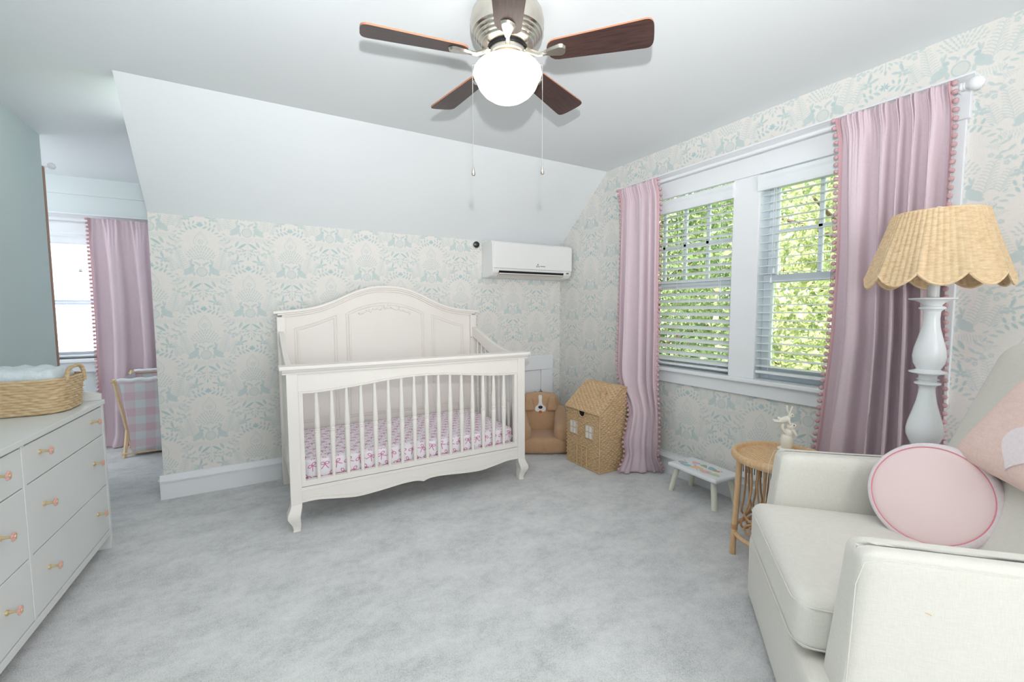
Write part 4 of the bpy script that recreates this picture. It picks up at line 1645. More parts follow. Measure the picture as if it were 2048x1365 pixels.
# ------------------------------------------------------------------ laundry hamper in the alcove
hp = thing('laundry_hamper', 'folding wooden hamper with a pink gingham bag in the alcove', 'hamper', (-0.74, 4.64, 0))
for xx in (-0.925, -0.575):
    for (a, b) in (((4.515, 0.0), (4.925, 0.655)), ((4.775, 0.0), (4.345, 0.655))):
        m = MB()
        m.tube([(xx, a[0], a[1]), (xx, b[0], b[1])], 0.013, 4)
        part(m, 'leg', 'pine', hp)
for (y, z) in ((4.353, 0.636), (4.918, 0.636), (4.53, 0.030), (4.76, 0.030)):
    m = MB()
    m.cyl((-0.945, y, z), (-0.555, y, z), 0.009, n=10)
    part(m, 'rod', 'pine', hp, smooth=True)
m = MB()
rows_ = []
prof = [(4.350, 0.648), (4.343, 0.636), (4.360, 0.58), (4.40, 0.40), (4.45, 0.22), (4.50, 0.08), (4.53, 0.022), (4.60, 0.016), (4.69, 0.016), (4.76, 0.022), (4.80, 0.10), (4.86, 0.35), (4.91, 0.58), (4.926, 0.636), (4.918, 0.648)]
L = 0
for i, (y, z) in enumerate(prof):
    wob = 0.012 * math.sin(i * 0.8)
    inset = 0.018 * (1 - abs(z - 0.35) / 0.35)
    rows_.append([(-0.900 + 0.02 * (1 - z / 0.65) + inset + (0.32 - 2 * inset) * t - 0.0 + (0.0), y + 0.004 * math.sin(9 * t + i), z) for t in np.linspace(0, 1, 13)])
m.grid(np.array(rows_))
# end panels
for e in (0, 12):
    edge = [r_[e] for r_ in rows_]
    cx = (-0.87 if e == 0 else -0.60)
    n = len(edge)
    m.add(edge, [tuple(range(n))])
bo = part(m, 'bag', 'gingham', hp, smooth=True, angle=None)
uv = bo.data.uv_layers.new(name='UVMap')
Mh = WM[hp.name]
for p in bo.data.polygons:
    for li in p.loop_indices:
        v = Mh @ bo.data.vertices[bo.data.loops[li].vertex_index].co
        uv.data[li].uv = (v.x + v.y * 0.3, v.z + (v.y - 4.6) * 0.2)
m = MB()
m.tube([(-0.905 + 0.028 * i, 4.345 + 0.004 * (i % 2), 0.642 + 0.005 * math.sin(i * 1.7)) for i in range(13)], 0.016, 8)
m.tube([(-0.905 + 0.028 * i, 4.918, 0.650 + 0.003 * (i % 2)) for i in range(13)], 0.015, 8)
part(m, 'bag_cuff', 'whitecloth', hp, smooth=True)

# ------------------------------------------------------------------ wicker house basket
hs = thing('wicker_house_basket', 'wicker storage basket shaped like a house with a sloping lid', 'basket', (2.21, 2.50, 0))
X0, X1, Y0, Y1, ZE, ZR, XR = 2.078, 2.328, 2.315, 2.690, 0.432, 0.605, 2.278
m = MB()
m.grid(weave_quad((X0, Y1, 0.004), (0, Y0 - Y1, 0), (0, 0, ZE - 0.004), 31, 17, 0.0040))
part(m, 'front_wall', 'wicker', hs, smooth=True, angle=None)
m = MB()
G = weave_quad((X0, Y0, 0.004), (X1 - X0, 0, 0), (0, 0, ZR - 0.004), 43, 12, 0.0040)
lim = ZE + np.clip((G[..., 0] - X0) / (XR - X0), 0, 1) * (ZR - ZE) - 0.004
G[..., 2] = np.minimum(G[..., 2], lim)
m.grid(G)
part(m, 'side_wall', 'wicker', hs, smooth=True, angle=None)
m = MB()
m.prism([(X0, 0.0), (X1, 0.0), (X1, ZR - 0.006), (XR, ZR - 0.006), (X0, ZE - 0.006)], 'xz', Y0 + 0.004, Y1)
part(m, 'liner_box', 'wicker', hs)
lid = MB()
sl = Vector((XR - X0, 0, ZR - ZE))
lid.grid(weave_quad((X0 - 0.012, Y1 + 0.008, ZE - 0.004), (0, Y0 - Y1 - 0.016, 0), (sl.x + 0.012, 0, sl.z + 0.008), 18, 17, 0.0042))
lid.grid(weave_quad((XR, Y1 + 0.008, ZR + 0.003), (0, Y0 - Y1 - 0.016, 0), (X1 - XR + 0.004, 0, -0.004), 5, 17, 0.0038))
lo = part(lid, 'roof_lid', 'wicker', hs, smooth=True, angle=None)
m = MB()
rim = [(X0 - 0.014, Y1 + 0.010, ZE - 0.006), (X0 - 0.014, Y0 - 0.010, ZE - 0.006), (XR, Y0 - 0.010, ZR + 0.002), (X1, Y0 - 0.010, ZR), (X1, Y1 + 0.01, ZR), (XR, Y1 + 0.01, ZR + 0.002)]
m.tube(rim, 0.0055, 7, closed=True)
m.tube([(X0 - 0.004, Y0 - 0.003, 0.0), (X0 - 0.004, Y0 - 0.003, ZE - 0.008)], 0.006, 7)
m.tube([(X0 - 0.003, Y1, 0.006), (X0 - 0.004, Y0 - 0.003, 0.006), (X1, Y0 - 0.003, 0.006)], 0.006, 7)
part(m, 'rim', 'wicker', hs, smooth=True)
chim = MB()
CHx, CHy = 2.185, 2.405
zc_ = ZE + (CHx - X0) / (XR - X0) * (ZR - ZE)
dense = [(CHx + 0.019 * math.cos(a), CHy + 0.019 * math.sin(a)) for a in np.linspace(0, 2 * PI, 24, endpoint=False)]
chim.grid(weave_ring(dense, zc_ - 0.02, zc_ + 0.044, 7, 10, 0.0022), cv=True)
chim.lathe([(0.020, zc_ + 0.044), (0.022, zc_ + 0.047), (0.016, zc_ + 0.048), (0.0, zc_ + 0.03)], (CHx, CHy, 0), 16)
part(chim, 'chimney_knob', 'wicker', lo, smooth=True, angle=None)
for (yc, zb) in ((2.600, 0.235), (2.418, 0.235)):
    hw, hh = 0.037, 0.095
    m = MB()
    m.box(X0 - 0.0105, yc - hw, zb, X0 - 0.002, yc + hw, zb + hh)
    wn = part(m, 'toy_window', 'whitecloth', hs)
    m = MB()
    xf = X0 - 0.0115
    m.tube([(xf, yc - hw, zb), (xf, yc + hw, zb), (xf, yc + hw, zb + hh), (xf, yc - hw, zb + hh)], 0.0036, 6, closed=True)
    m.cyl((xf, yc, zb), (xf, yc, zb + hh), 0.003, n=6)
    m.cyl((xf, yc - hw, zb + hh / 2), (xf, yc + hw, zb + hh / 2), 0.003, n=6)
    part(m, 'toy_window_frame', 'wicker', wn, smooth=True)
m = MB()
xf = X0 - 0.0095
m.tube([(xf, 2.445, 0.004), (xf, 2.445, 0.165), (xf, 2.555, 0.165), (xf, 2.555, 0.004)], 0.0042, 6)
m.cyl((xf, 2.500, 0.006), (xf, 2.500, 0.16), 0.0035, n=6)
part(m, 'toy_door_frame', 'strand', hs, smooth=True)
m = MB()
ys = np.linspace(-1, 1, 15)
m.prism([(2.500 + 0.034 * t, ZE - 0.012 - 0.038 * math.sqrt(max(0, 1 - t * t))) for t in ys], 'yz', X0 - 0.0100, X0 - 0.003)
part(m, 'handle_hole', 'black', hs)
m = MB()
m.tube([(X0 - 0.0105, 2.500 + 0.036 * t, ZE - 0.012 - 0.040 * math.sqrt(max(0, 1 - t * t))) for t in ys], 0.0038, 6)
part(m, 'handle_hole_rim', 'wicker', hs, smooth=True)

# ------------------------------------------------------------------ plush puppy chair
pf = Vector((-0.50, -0.866, 0)).normalized()      # facing direction
pc = Vector((2.085, 3.060, 0))
pup = thing('plush_puppy_chair', 'tan fleece toddler armchair with a puppy face between crib and wicker house', 'toddler chair', tuple(pc), math.atan2(-pf.x, pf.y) + PI)
# local: -y is the front
m = MB()
m.rbox((0, -0.03, 0.062), (0.235, 0.215, 0.060), 0.05, 14, lambda x, y, z: (x, y * (1 - 0.16 * (x / 0.235) ** 2 if y < 0 else 1), z + (0.012 * (1 - (x / 0.235) ** 2) if z > 0 else 0)))
sb = part(m, 'seat', 'boucle', pup, local=True, smooth=True, angle=None)
m = MB()
m.tube([(0, -0.252, 0.020), (0, -0.250, 0.10), (0, -0.20, 0.133), (0, 0.0, 0.136)], 0.0022, 6)
part(m, 'seam', 'boucle', sb, local=True, smooth=True)
m = MB()


def headfn(x, y, z):
    w = 1.0 - 0.25 * max(0, (z + 0.02) / 0.18)
    return (x * w, y + 0.07 * (z + 0.16) / 0.32, z + 0.018 * (1 - (x / 0.21) ** 2) * (z > 0))


m.rbox((0, 0.10, 0.258), (0.215, 0.062, 0.165), 0.060, 16, headfn)
hd = part(m, 'head_backrest', 'boucle', pup, local=True, smooth=True, angle=None)
for s_ in (-1, 1):
    m = MB()
    m.rbox((s_ * 0.178, -0.045, 0.170), (0.085, 0.185, 0.085), 0.072, 14, lambda x, y, z: (x * (0.85 + 0.25 * (-y / 0.185)), y, z + 0.09 * max(0, (y + 0.05)) / 0.2))
    part(m, 'arm_paw', 'boucle', pup, local=True, smooth=True, angle=None)
# face on the front of the head (front face y at height z)
fy = lambda z: 0.10 - 0.062 + 0.07 * ((z - 0.258) + 0.16) / 0.32
for s_ in (-1, 1):
    m = MB()
    m.rbox((0, 0, 0), (0.048, 0.020, 0.056), 0.018, 10, lambda x, y, z, s_=s_: (x * (0.80 - 0.22 * z / 0.056) + s_ * 0.10, fy(0.352 + z) + y - 0.018, 0.352 + z))
    part(m, 'ear', 'boucle', hd, local=True, smooth=True, angle=None)
m = MB()
bl_ = [(0.014, 0.418), (0.013, 0.375), (0.020, 0.345), (0.042, 0.325), (0.046, 0.300), (0.030, 0.286), (0, 0.288)]
outl = [(x, z) for (x, z) in bl_] + [(-x, z) for (x, z) in bl_[::-1][1:]]
sm_ = smooth_curve(outl, 60, closed=True)
n = len(sm_)
m.add([(p[0], fy(p[1]) - 0.005, p[1]) for p in sm_] + [(p[0], fy(p[1]) + 0.01, p[1]) for p in sm_], [tuple(range(n))] + [(i, i + n, (i + 1) % n + n, (i + 1) % n) for i in range(n)])
part(m, 'blaze', 'white_felt', hd, local=True)
m = MB()
m.sphere((0, fy(0.322) - 0.006, 0.322), (0.019, 0.008, 0.014), 14, 10)
part(m, 'nose', 'black', hd, local=True, smooth=True)
m = MB()
m.sphere((0.0, fy(0.284) - 0.004, 0.284), (0.013, 0.006, 0.012), 12, 8)
part(m, 'tongue', 'red_felt', hd, local=True, smooth=True)

# ------------------------------------------------------------------ step stool
st = thing('step_stool', 'small white painted step stool with pastel print under the window', 'stool', (2.372, 1.700, 0), math.radians(-4))
m = MB()
m.rbox((0, 0, 0.176), (0.112, 0.182, 0.0135), 0.012, 14)
tp = part(m, 'top', 'stool', st, local=True, smooth=True, angle=None)
for (sx, sy) in ((-1, -1), (-1, 1), (1, -1), (1, 1)):
    m = MB()
    m.cyl((sx * 0.092, sy * 0.165, 0.0), (sx * 0.068, sy * 0.135, 0.165), 0.0165, 0.0175, 16)
    part(m, 'leg', 'stool_leg', st, local=True, smooth=True)


def pastel(name, c):
    MT[name] = mat(name, c, 0.5)
    return name


prints = [((-0.035, 0.125), (0.022, 0.030), 'lilac_print', (196, 190, 206), 0.4), ((-0.055, 0.080), (0.020, 0.034), 'aqua_print', (164, 204, 212), 0.2), ((0.025, 0.075), (0.022, 0.028), 'pink_print', (240, 198, 204), -0.5),
          ((-0.035, 0.015), (0.024, 0.040), 'apricot_print', (240, 208, 164), 0.3), ((0.030, 0.015), (0.018, 0.026), 'leaf_print', (170, 200, 150), -0.3), ((-0.045, -0.055), (0.024, 0.036), 'rose_print', (240, 196, 190), 0.2),
          ((0.030, -0.045), (0.022, 0.034), 'sky_print', (160, 198, 206), -0.4), ((0.020, -0.085), (0.012, 0.022), 'amber_print', (222, 160, 100), 0.5), ((-0.040, -0.120), (0.020, 0.034), 'sage_print', (206, 216, 184), 0.1)]
for (c_, h_, nm, rgb, ra) in prints:
    m = MB()
    pts = []
    for i in range(14):
        a = 2 * PI * i / 14
        k = 1 + 0.16 * math.sin(3 * a + c_[1] * 40)
        x, y = h_[0] * k * math.cos(a), h_[1] * k * math.sin(a)
        pts.append((c_[0] + x * math.cos(ra) - y * math.sin(ra), c_[1] + x * math.sin(ra) + y * math.cos(ra)))
    m.prism(pts, 'xy', 0.1893, 0.1898)
    part(m, 'painted_motif', pastel(nm, rgb), tp, local=True)
m = MB()
for (x, y, a) in ((-0.005, 0.128, 0.5), (-0.02, 0.045, -0.4), (-0.068, -0.022, 0.9), (0.005, -0.02, 0.2), (0.035, -0.115, 0.7), (-0.058, -0.088, 0.3), (0.03, 0.045, 1.0)):
    m.tube([(x, y, 0.1897), (x + 0.008 * math.cos(a), y + 0.012 * math.sin(a), 0.1897), (x + 0.012, y + 0.022 * math.sin(a + 1), 0.1897)], 0.0012, 5)
part(m, 'painted_line', 'greylogo', tp, local=True)

# floor register on the baseboard behind the rattan table
rg = thing('wall_register', 'white slotted heating register on the baseboard behind the rattan table', 'vent', (W - 0.03, 1.36, 0.17))
m = MB()
m.box(W - 0.046, 1.20, 0.165, W, 1.53, 0.285)
part(m, 'cover', 'trim', rg, bevel=0.006)
m = MB()
for i in range(22):
    y = 1.222 + i * 0.0135
    m.box(W - 0.0475, y, 0.205, W - 0.0455, y + 0.004, 0.255)
part(m, 'slot', 'darkiron', rg)

# ------------------------------------------------------------------ rattan side table and rabbit figurine
TX, TY, TZ, TR = 2.085, 1.085, 0.490, 0.196
tb = thing('rattan_side_table', 'round rattan side table between armchair and window', 'side table', (TX, TY, 0))
m = MB()
m.tube([(TX + TR * math.cos(a), TY + TR * math.sin(a), TZ - 0.006) for a in np.linspace(0, 2 * PI, 48, endpoint=False)], 0.0155, 10, closed=True, squash=(1.25, 0.9))
part(m, 'rim', 'rattan', tb, smooth=True)
m = MB()
ra = math.radians(-35)
for i in range(27):
    o_ = -0.176 + 0.0135 * i
    hl = math.sqrt(max(0.0004, 0.182 ** 2 - o_ ** 2))
    a = (TX + o_ * math.cos(ra) - hl * math.sin(ra), TY + o_ * math.sin(ra) + hl * math.cos(ra), TZ - 0.008)
    b = (TX + o_ * math.cos(ra) + hl * math.sin(ra), TY + o_ * math.sin(ra) - hl * math.cos(ra), TZ - 0.008)
    m.cyl(a, b, 0.0068, n=8)
part(m, 'top_canes', 'rattan', tb, smooth=True)
leg_a = [math.radians(137 + 90 * k) for k in range(4)]
for a in leg_a:
    m = MB()
    r0, r1 = 0.196, 0.176
    m.tube([(TX + r0 * math.cos(a), TY + r0 * math.sin(a), 0.0), (TX + r1 * math.cos(a), TY + r1 * math.sin(a), TZ - 0.012)], 0.0135, 12)
    lg = part(m, 'leg', 'rattan', tb, smooth=True)
    m = MB()
    for z in (0.128, 0.136, 0.144):
        rz_ = r0 + (r1 - r0) * z / TZ
        m.lathe([(0.0138, z - 0.004), (0.0155, z), (0.0138, z + 0.004)], (TX + rz_ * math.cos(a), TY + rz_ * math.sin(a), 0), 12)
    part(m, 'cane_wrap', 'rattan_dark', lg, smooth=True)
m = MB()
m.tube([(TX + 0.186 * math.cos(a), TY + 0.186 * math.sin(a), 0.105) for a in np.linspace(0, 2 * PI, 40, endpoint=False)], 0.0105, 8, closed=True)
part(m, 'lower_ring', 'rattan', tb, smooth=True)
for k, a in enumerate(leg_a):
    b = a + PI / 2

    def tq(t, z, r=0.180):
        """point on the chord between two legs at parameter t, height z"""
        pa = Vector((TX + r * math.cos(a), TY + r * math.sin(a), z))
        pb = Vector((TX + r * math.cos(b), TY + r * math.sin(b), z))
        return tuple(pa.lerp(pb, t))
    m = MB()
    for c_ in (0.30, 0.70):
        w_ = 0.20
        key = [(c_ - 0.13 * 0.6, 0.470), (c_ - 0.05, 0.36), (c_ - 0.10, 0.26), (c_ - 0.16, 0.205), (c_, 0.180), (c_ + 0.16, 0.205), (c_ + 0.10, 0.26), (c_ + 0.05, 0.36), (c_ + 0.13 * 0.6, 0.470)]
        m.tube(smooth_curve([tq(t, z) for (t, z) in key], 40).tolist(), 0.0048, 7)
    part(m, 'loop_cane', 'rattan_dark', tb, smooth=True)
    m = MB()
    m.tube([tq(0.5 + 0.36 * math.cos(q), 0.140 + 0.045 + 0.0 + 0.040 * math.sin(q) - 0.045) for q in np.linspace(0, 2 * PI, 30, endpoint=False)], 0.0052, 7, closed=True)
    m.tube([tq(0.5 + (0.36 - 0.030 * q) * math.cos(q), 0.140 + (0.040 - 0.0034 * q) * math.sin(q)) for q in np.linspace(0.4, 9.0, 46)], 0.0042, 6)
    part(m, 'scroll_cane', 'rattan_dark', tb, smooth=True)

RBX, RBY, RBZ = 2.150, 1.098, TZ + 0.003
rb = thing('rabbit_figurine', 'cream porcelain rabbit lifting a baby rabbit, on the rattan table', 'figurine', (RBX, RBY, RBZ))
# picture-plane axes: r to the right of the photograph, w towards the viewer
R3 = Vector((0.62, -0.785, 0)).normalized()
T3 = Vector((-0.785, -0.62, 0)).normalized()


def rp(a, b, z):
    return Vector((RBX, RBY, RBZ)) + R3 * a + T3 * b + Vector((0, 0, z))


def remesh(o, v):
    r_ = o.modifiers.new('remesh', 'REMESH')
    r_.mode = 'VOXEL'
    r_.voxel_size = v
    r_.use_smooth_shade = True
    s_ = o.modifiers.new('smooth', 'SMOOTH')
    s_.iterations = 4


def ell(mb, p, r, tilt=0.0):
    A = Matrix((R3, T3, Vector((0, 0, 1)))).transposed()
    mb.sphere(p, r, 16, 12, rot=A @ Matrix.Rotation(tilt, 3, 'Y'))


m = MB()
ell(m, rp(0.0, 0, 0.012), (0.034, 0.030, 0.012))
ell(m, rp(0.0, 0, 0.055), (0.028, 0.025, 0.048))
ell(m, rp(0.002, 0, 0.094), (0.022, 0.020, 0.024))
ell(m, rp(0.014, 0.0, 0.128), (0.019, 0.017, 0.017), -0.5)
ell(m, rp(0.026, 0.0, 0.131), (0.012, 0.011, 0.010), -0.5)
for b_ in (-0.009, 0.009):
    m.tube(smooth_curve([rp(0.018, b_, 0.116), rp(0.028, b_ * 1.5, 0.104), rp(0.034, b_ * 1.7, 0.088)], 10).tolist(), [0.006] * 5 + [0.0075] * 4 + [0.004] * 2 if False else 0.0065, 8)
    m.tube(smooth_curve([rp(-0.010, b_ * 1.6, 0.098), rp(-0.022, b_ * 1.6, 0.118), rp(-0.020, b_ * 1.2, 0.142)], 10).tolist(), 0.0065, 8)
    m.tube(smooth_curve([rp(0.000, b_ * 2, 0.012), rp(0.018, b_ * 2, 0.008), rp(0.034, b_ * 2, 0.007)], 8).tolist(), 0.009, 8)
ell(m, rp(-0.030, 0, 0.020), (0.010, 0.010, 0.010))
o = part(m, 'adult_rabbit', 'porcelain', rb, smooth=True)
remesh(o, 0.0026)
m = MB()
ell(m, rp(-0.012, 0, 0.158), (0.026, 0.014, 0.015), -0.5)
ell(m, rp(0.012, 0, 0.181), (0.013, 0.011, 0.012), -0.2)
ell(m, rp(0.020, 0, 0.178), (0.008, 0.007, 0.007))
for b_ in (-0.006, 0.006):
    m.tube(smooth_curve([rp(0.006, b_, 0.188), rp(0.004 + b_ * 0.9, b_ * 1.4, 0.205), rp(0.006 + b_ * 1.6, b_ * 1.7, 0.226)], 8).tolist(), 0.0046, 8)
    m.tube(smooth_curve([rp(-0.030, b_ * 1.4, 0.150), rp(-0.046, b_ * 1.6, 0.149), rp(-0.060, b_ * 1.6, 0.152)], 8).tolist(), 0.0055, 8)
    m.tube(smooth_curve([rp(0.004, b_ * 1.5, 0.166), rp(0.006, b_ * 2.2, 0.148), rp(0.010, b_ * 2.4, 0.138)], 8).tolist(), 0.005, 8)
ell(m, rp(-0.036, 0, 0.163), (0.007, 0.007, 0.007))
o = part(m, 'baby_rabbit', 'porcelain', rb, smooth=True)
remesh(o, 0.0022)
m = MB()
for (a_, b_, z_, r_) in ((0.024, 0.0135, 0.137, 0.0028), (0.016, 0.0102, 0.184, 0.0022), (0.036, 0.0, 0.132, 0.0022)):
    m.sphere(rp(a_, b_, z_), r_, 8, 6)
part(m, 'eye', 'black', rb, smooth=True)

# ------------------------------------------------------------------ armchair
ach = thing('armchair', 'cream linen swivel armchair with a tall back by the window', 'armchair', (1.672, 0.430, 0.0), math.radians(41))
# local +y is the front, +x the far (window) side
m = MB()
m.rbox((0, 0.0, 0.150), (0.398, 0.415, 0.130), 0.030, 12)
part(m, 'base', 'linen', ach, local=True, smooth=True, angle=None)
m = MB()


def cushfn(x, y, z):
    if z > 0:
        z = z + 0.020 * (1 - (x / 0.30) ** 2) * (1 - ((y + 0.02) / 0.36) ** 2)
    return (x, y, z)


m.rbox((0, 0.060, 0.368), (0.300, 0.368, 0.080), 0.040, 18, cushfn)
cu = part(m, 'seat_cushion', 'linen', ach, local=True, smooth=True, angle=None)
m = MB()
for zz in (0.418, 0.312):
    q = rrect(0, 0.060, 0.3005, 0.3685, 0.05, 6)
    m.tube([(x, y, zz) for (x, y) in q], 0.0018, 6, closed=True)
part(m, 'welt', 'linen', cu, local=True, smooth=True)
for s_ in (-1, 1):
    m = MB()

    def armfn(x, y, z, s_=s_):
        # flares out and forward towards the floor, rises slightly to the back
        return (x + s_ * 0.018 * (-z / 0.3) * (x * s_ > 0), y + 0.030 * (-z / 0.3) * (y > 0), z + 0.010 * (-y / 0.38) * (z > 0))
    m.rbox((s_ * 0.354, -0.03, 0.335), (0.058, 0.392, 0.305), 0.024, 16, armfn)
    am = part(m, 'arm', 'linen', ach, local=True, smooth=True, angle=None)
    m = MB()
    q = [(s_ * 0.404, 0.340, 0.615), (s_ * 0.404, -0.38, 0.625)]
    m.tube([(s_ * 0.424, 0.372, 0.06), (s_ * 0.416, 0.356, 0.33), (s_ * 0.4085, 0.345, 0.56), (s_ * 0.406, 0.330, 0.612), (s_ * 0.405, 0.29, 0.622), (s_ * 0.405, -0.36, 0.632)], 0.0013, 6)
    part(m, 'seam', 'linen', am, local=True, smooth=True)
m = MB()


def backfn(x, y, z):
    return (x, y - 0.38 * (z - 0.05) - 0.198 - 0.075 + 0.020 * (1 - (x / 0.40) ** 2) * (y > 0), z)


m.rbox((0, 0, 0.660), (0.405, 0.075, 0.402), 0.055, 20, backfn)
bkr = part(m, 'backrest', 'linen', ach, local=True, smooth=True, angle=None)
m = MB()
m.lathe([(0.20, 0.0), (0.22, 0.004), (0.22, 0.018), (0.12, 0.022)], (0, 0, 0), 32)
part(m, 'swivel_base', 'darkiron', ach, local=True, smooth=True)

m = MB()
m.tube([(-0.4165, 0.222, 0.5255), (-0.4172, 0.216, 0.5250), (-0.4172, 0.211, 0.5220)], 0.0011, 5)
part(m, 'loose_thread', 'strand', ach, local=True)

# round cushion
rc = Vector((1.778, 0.486, 0.600))
rn = Vector((-0.923, 0.075, 0.376)).normalized()
cus = thing('round_cushion', 'round blush pink drum cushion with fluffy white edge on the armchair', 'cushion', tuple(rc - Vector((0, 0, 0.11))))
RC = 0.160
m = MB()
cb = rc - rn * 0.085
m.lathe([(0.0, 0.0), (RC * 0.9, 0.002), (RC * 0.985, 0.016), (RC * 1.03, 0.030), (RC * 1.01, 0.046), (RC * 1.03, 0.062), (RC * 1.01, 0.078), (RC * 0.94, 0.089), (RC * 0.90, 0.087)], cb, 64, axis=rn)
part(m, 'fluffy_side', 'fluff', cus, smooth=True, angle=None)
m = MB()
m.lathe([(RC * 0.925, 0.084), (RC * 0.90, 0.088), (RC * 0.80, 0.094), (RC * 0.5, 0.101), (RC * 0.2, 0.104), (0.0, 0.1045)], cb, 64, axis=rn)
part(m, 'face', 'pinkface', cus, smooth=True, angle=None)
qn = Vector((0, 0, 1)).rotation_difference(rn)
m = MB()
m.tube([tuple(cb + qn @ Vector((RC * 0.915 * math.cos(a), RC * 0.915 * math.sin(a), 0.0875))) for a in np.linspace(0, 2 * PI, 64, endpoint=False)], 0.0018, 6, closed=True)
part(m, 'piping', 'pinkpipe', cus, smooth=True)

# knit pillow on the backrest, with a white woven heart
kp = thing('knit_pillow', 'blush knit pillow with a white patch leaning on the armchair back', 'pillow', (1.80, 0.25, 0.48))
Rch = math.radians(41)
fwd = Vector((-math.sin(Rch), math.cos(Rch), 0))
sidev = Vector((math.cos(Rch), math.sin(Rch), 0))
lean = (Vector((0, 0, 1)) - fwd * 0.38).normalized()
nrm_ = sidev.cross(lean).normalized()
if nrm_.dot(fwd) < 0:
    nrm_ = -nrm_
kc = Vector((1.672, 0.430, 0)) - sidev * 0.040 + fwd * (-0.190) + Vector((0, 0, 0.850))
ax1 = sidev
ax2 = lean * 0.92 - sidev * 0.36      # the pillow slumps sideways
NP = 28
for side_ in (0,):
    m = MB()
    for sg in (1, -1):
        G = np.zeros((NP + 1, NP + 1, 3))
        for i in range(NP + 1):
            for j in range(NP + 1):
                u_, v_ = -1 + 2 * i / NP, -1 + 2 * j / NP
                pinch = 1 - 0.06 * (u_ * u_ * v_ * v_) - 0.05 * (1 - abs(u_ * v_))
                th2 = 0.062 * ((1 - u_ ** 4) * (1 - v_ ** 4)) ** 0.5
                e1 = 0.185 * u_ * (1 - 0.06 * (1 - v_ * v_) * abs(u_))
                e2 = 0.185 * v_ * (1 - 0.06 * (1 - u_ * u_) * abs(v_))
                p = kc + ax1 * e1 + ax2 * e2 + nrm_ * (sg * th2)
                G[i, j] = p
        m.grid(G if sg > 0 else G[::-1])
    ko = part(m, 'cover', 'knit', kp, smooth=True, angle=None)
m = MB()
pts = []
for i in range(40):
    t = 2 * PI * i / 40
    hx = 16 * math.sin(t) ** 3 / 17
    hy2 = (13 * math.cos(t) - 5 * math.cos(2 * t) - 2 * math.cos(3 * t) - math.cos(4 * t)) / 17
    e1, e2 = 0.080 * hx - 0.075, 0.080 * hy2 - 0.060
    u_, v_ = e1 / 0.185, e2 / 0.185
    pts.append(kc + ax1 * e1 + ax2 * e2 + nrm_ * (0.062 * ((1 - u_ ** 4) * (1 - v_ ** 4)) ** 0.5 + 0.003))
n = len(pts)
cen = sum(pts, Vector()) / n + nrm_ * 0.003
m.add([tuple(p) for p in pts] + [tuple(cen)] + [tuple(p - nrm_ * 0.006) for p in pts], [(i, (i + 1) % n, n) for i in range(n)] + [(i, i + n + 1, (i + 1) % n + n + 1, (i + 1) % n) for i in range(n)])
part(m, 'white_patch', 'fluff', kp, smooth=True)

# ------------------------------------------------------------------ floor lamp
LX, LY = 2.185, 0.622
lamp = thing('floor_lamp', 'white turned floor lamp with a scalloped wicker shade behind the armchair', 'floor lamp', (LX, LY, 0))
m = MB()
m.lathe([(0.130, 0.0), (0.132, 0.008), (0.128, 0.018), (0.095, 0.030), (0.05, 0.045), (0.034, 0.06)], (LX, LY, 0), 40)
part(m, 'foot', 'white_lamp', lamp, smooth=True)
m = MB()
half = [(0.034, 0.058), (0.030, 0.075), (0.024, 0.11), (0.026, 0.16), (0.040, 0.235), (0.054, 0.315), (0.058, 0.36), (0.050, 0.41), (0.034, 0.435), (0.030, 0.440), (0.058, 0.446), (0.058, 0.452), (0.036, 0.458)]
m.lathe(half + [(0.030, 0.47), (0.030, 0.655), (0.040, 0.656)], (LX, LY, 0), 36)
m.lathe([(0.062, 0.628), (0.062, 0.636), (0.040, 0.642), (0.032, 0.650), (0.044, 0.668), (0.053, 0.692), (0.0545, 0.715), (0.050, 0.742), (0.040, 0.780), (0.030, 0.820), (0.024, 0.860), (0.0235, 0.878),
         (0.030, 0.885), (0.038, 0.889), (0.038, 0.895), (0.026, 0.899), (0.027, 0.904), (0.034, 0.907), (0.027, 0.911), (0.026, 0.920), (0.034, 0.927), (0.056, 0.932), (0.056, 0.936), (0.040, 0.941),
         (0.034, 0.946), (0.045, 0.968), (0.0485, 0.995), (0.045, 1.025), (0.035, 1.065), (0.026, 1.105), (0.0235, 1.135), (0.025, 1.160), (0.028, 1.166), (0.038, 1.172), (0.038, 1.178), (0.026, 1.184),
         (0.036, 1.196), (0.050, 1.203), (0.069, 1.207), (0.069, 1.212), (0.020, 1.215)], (LX, LY, 0), 36)
part(m, 'turned_column', 'white_lamp', lamp, smooth=True, angle=50)
m = MB()
m.lathe([(0.0175, 1.212), (0.0175, 1.262), (0.0, 1.262)], (LX, LY, 0), 20)
m.cyl((LX, LY, 1.26), (LX, LY, 1.52), 0.004, n=8)
part(m, 'neck', 'white_lamp', lamp, smooth=True)
m = MB()
m.sphere((LX, LY, 1.535), (0.014, 0.014, 0.012), 16, 10)
part(m, 'finial', 'white_lamp', lamp, smooth=True)
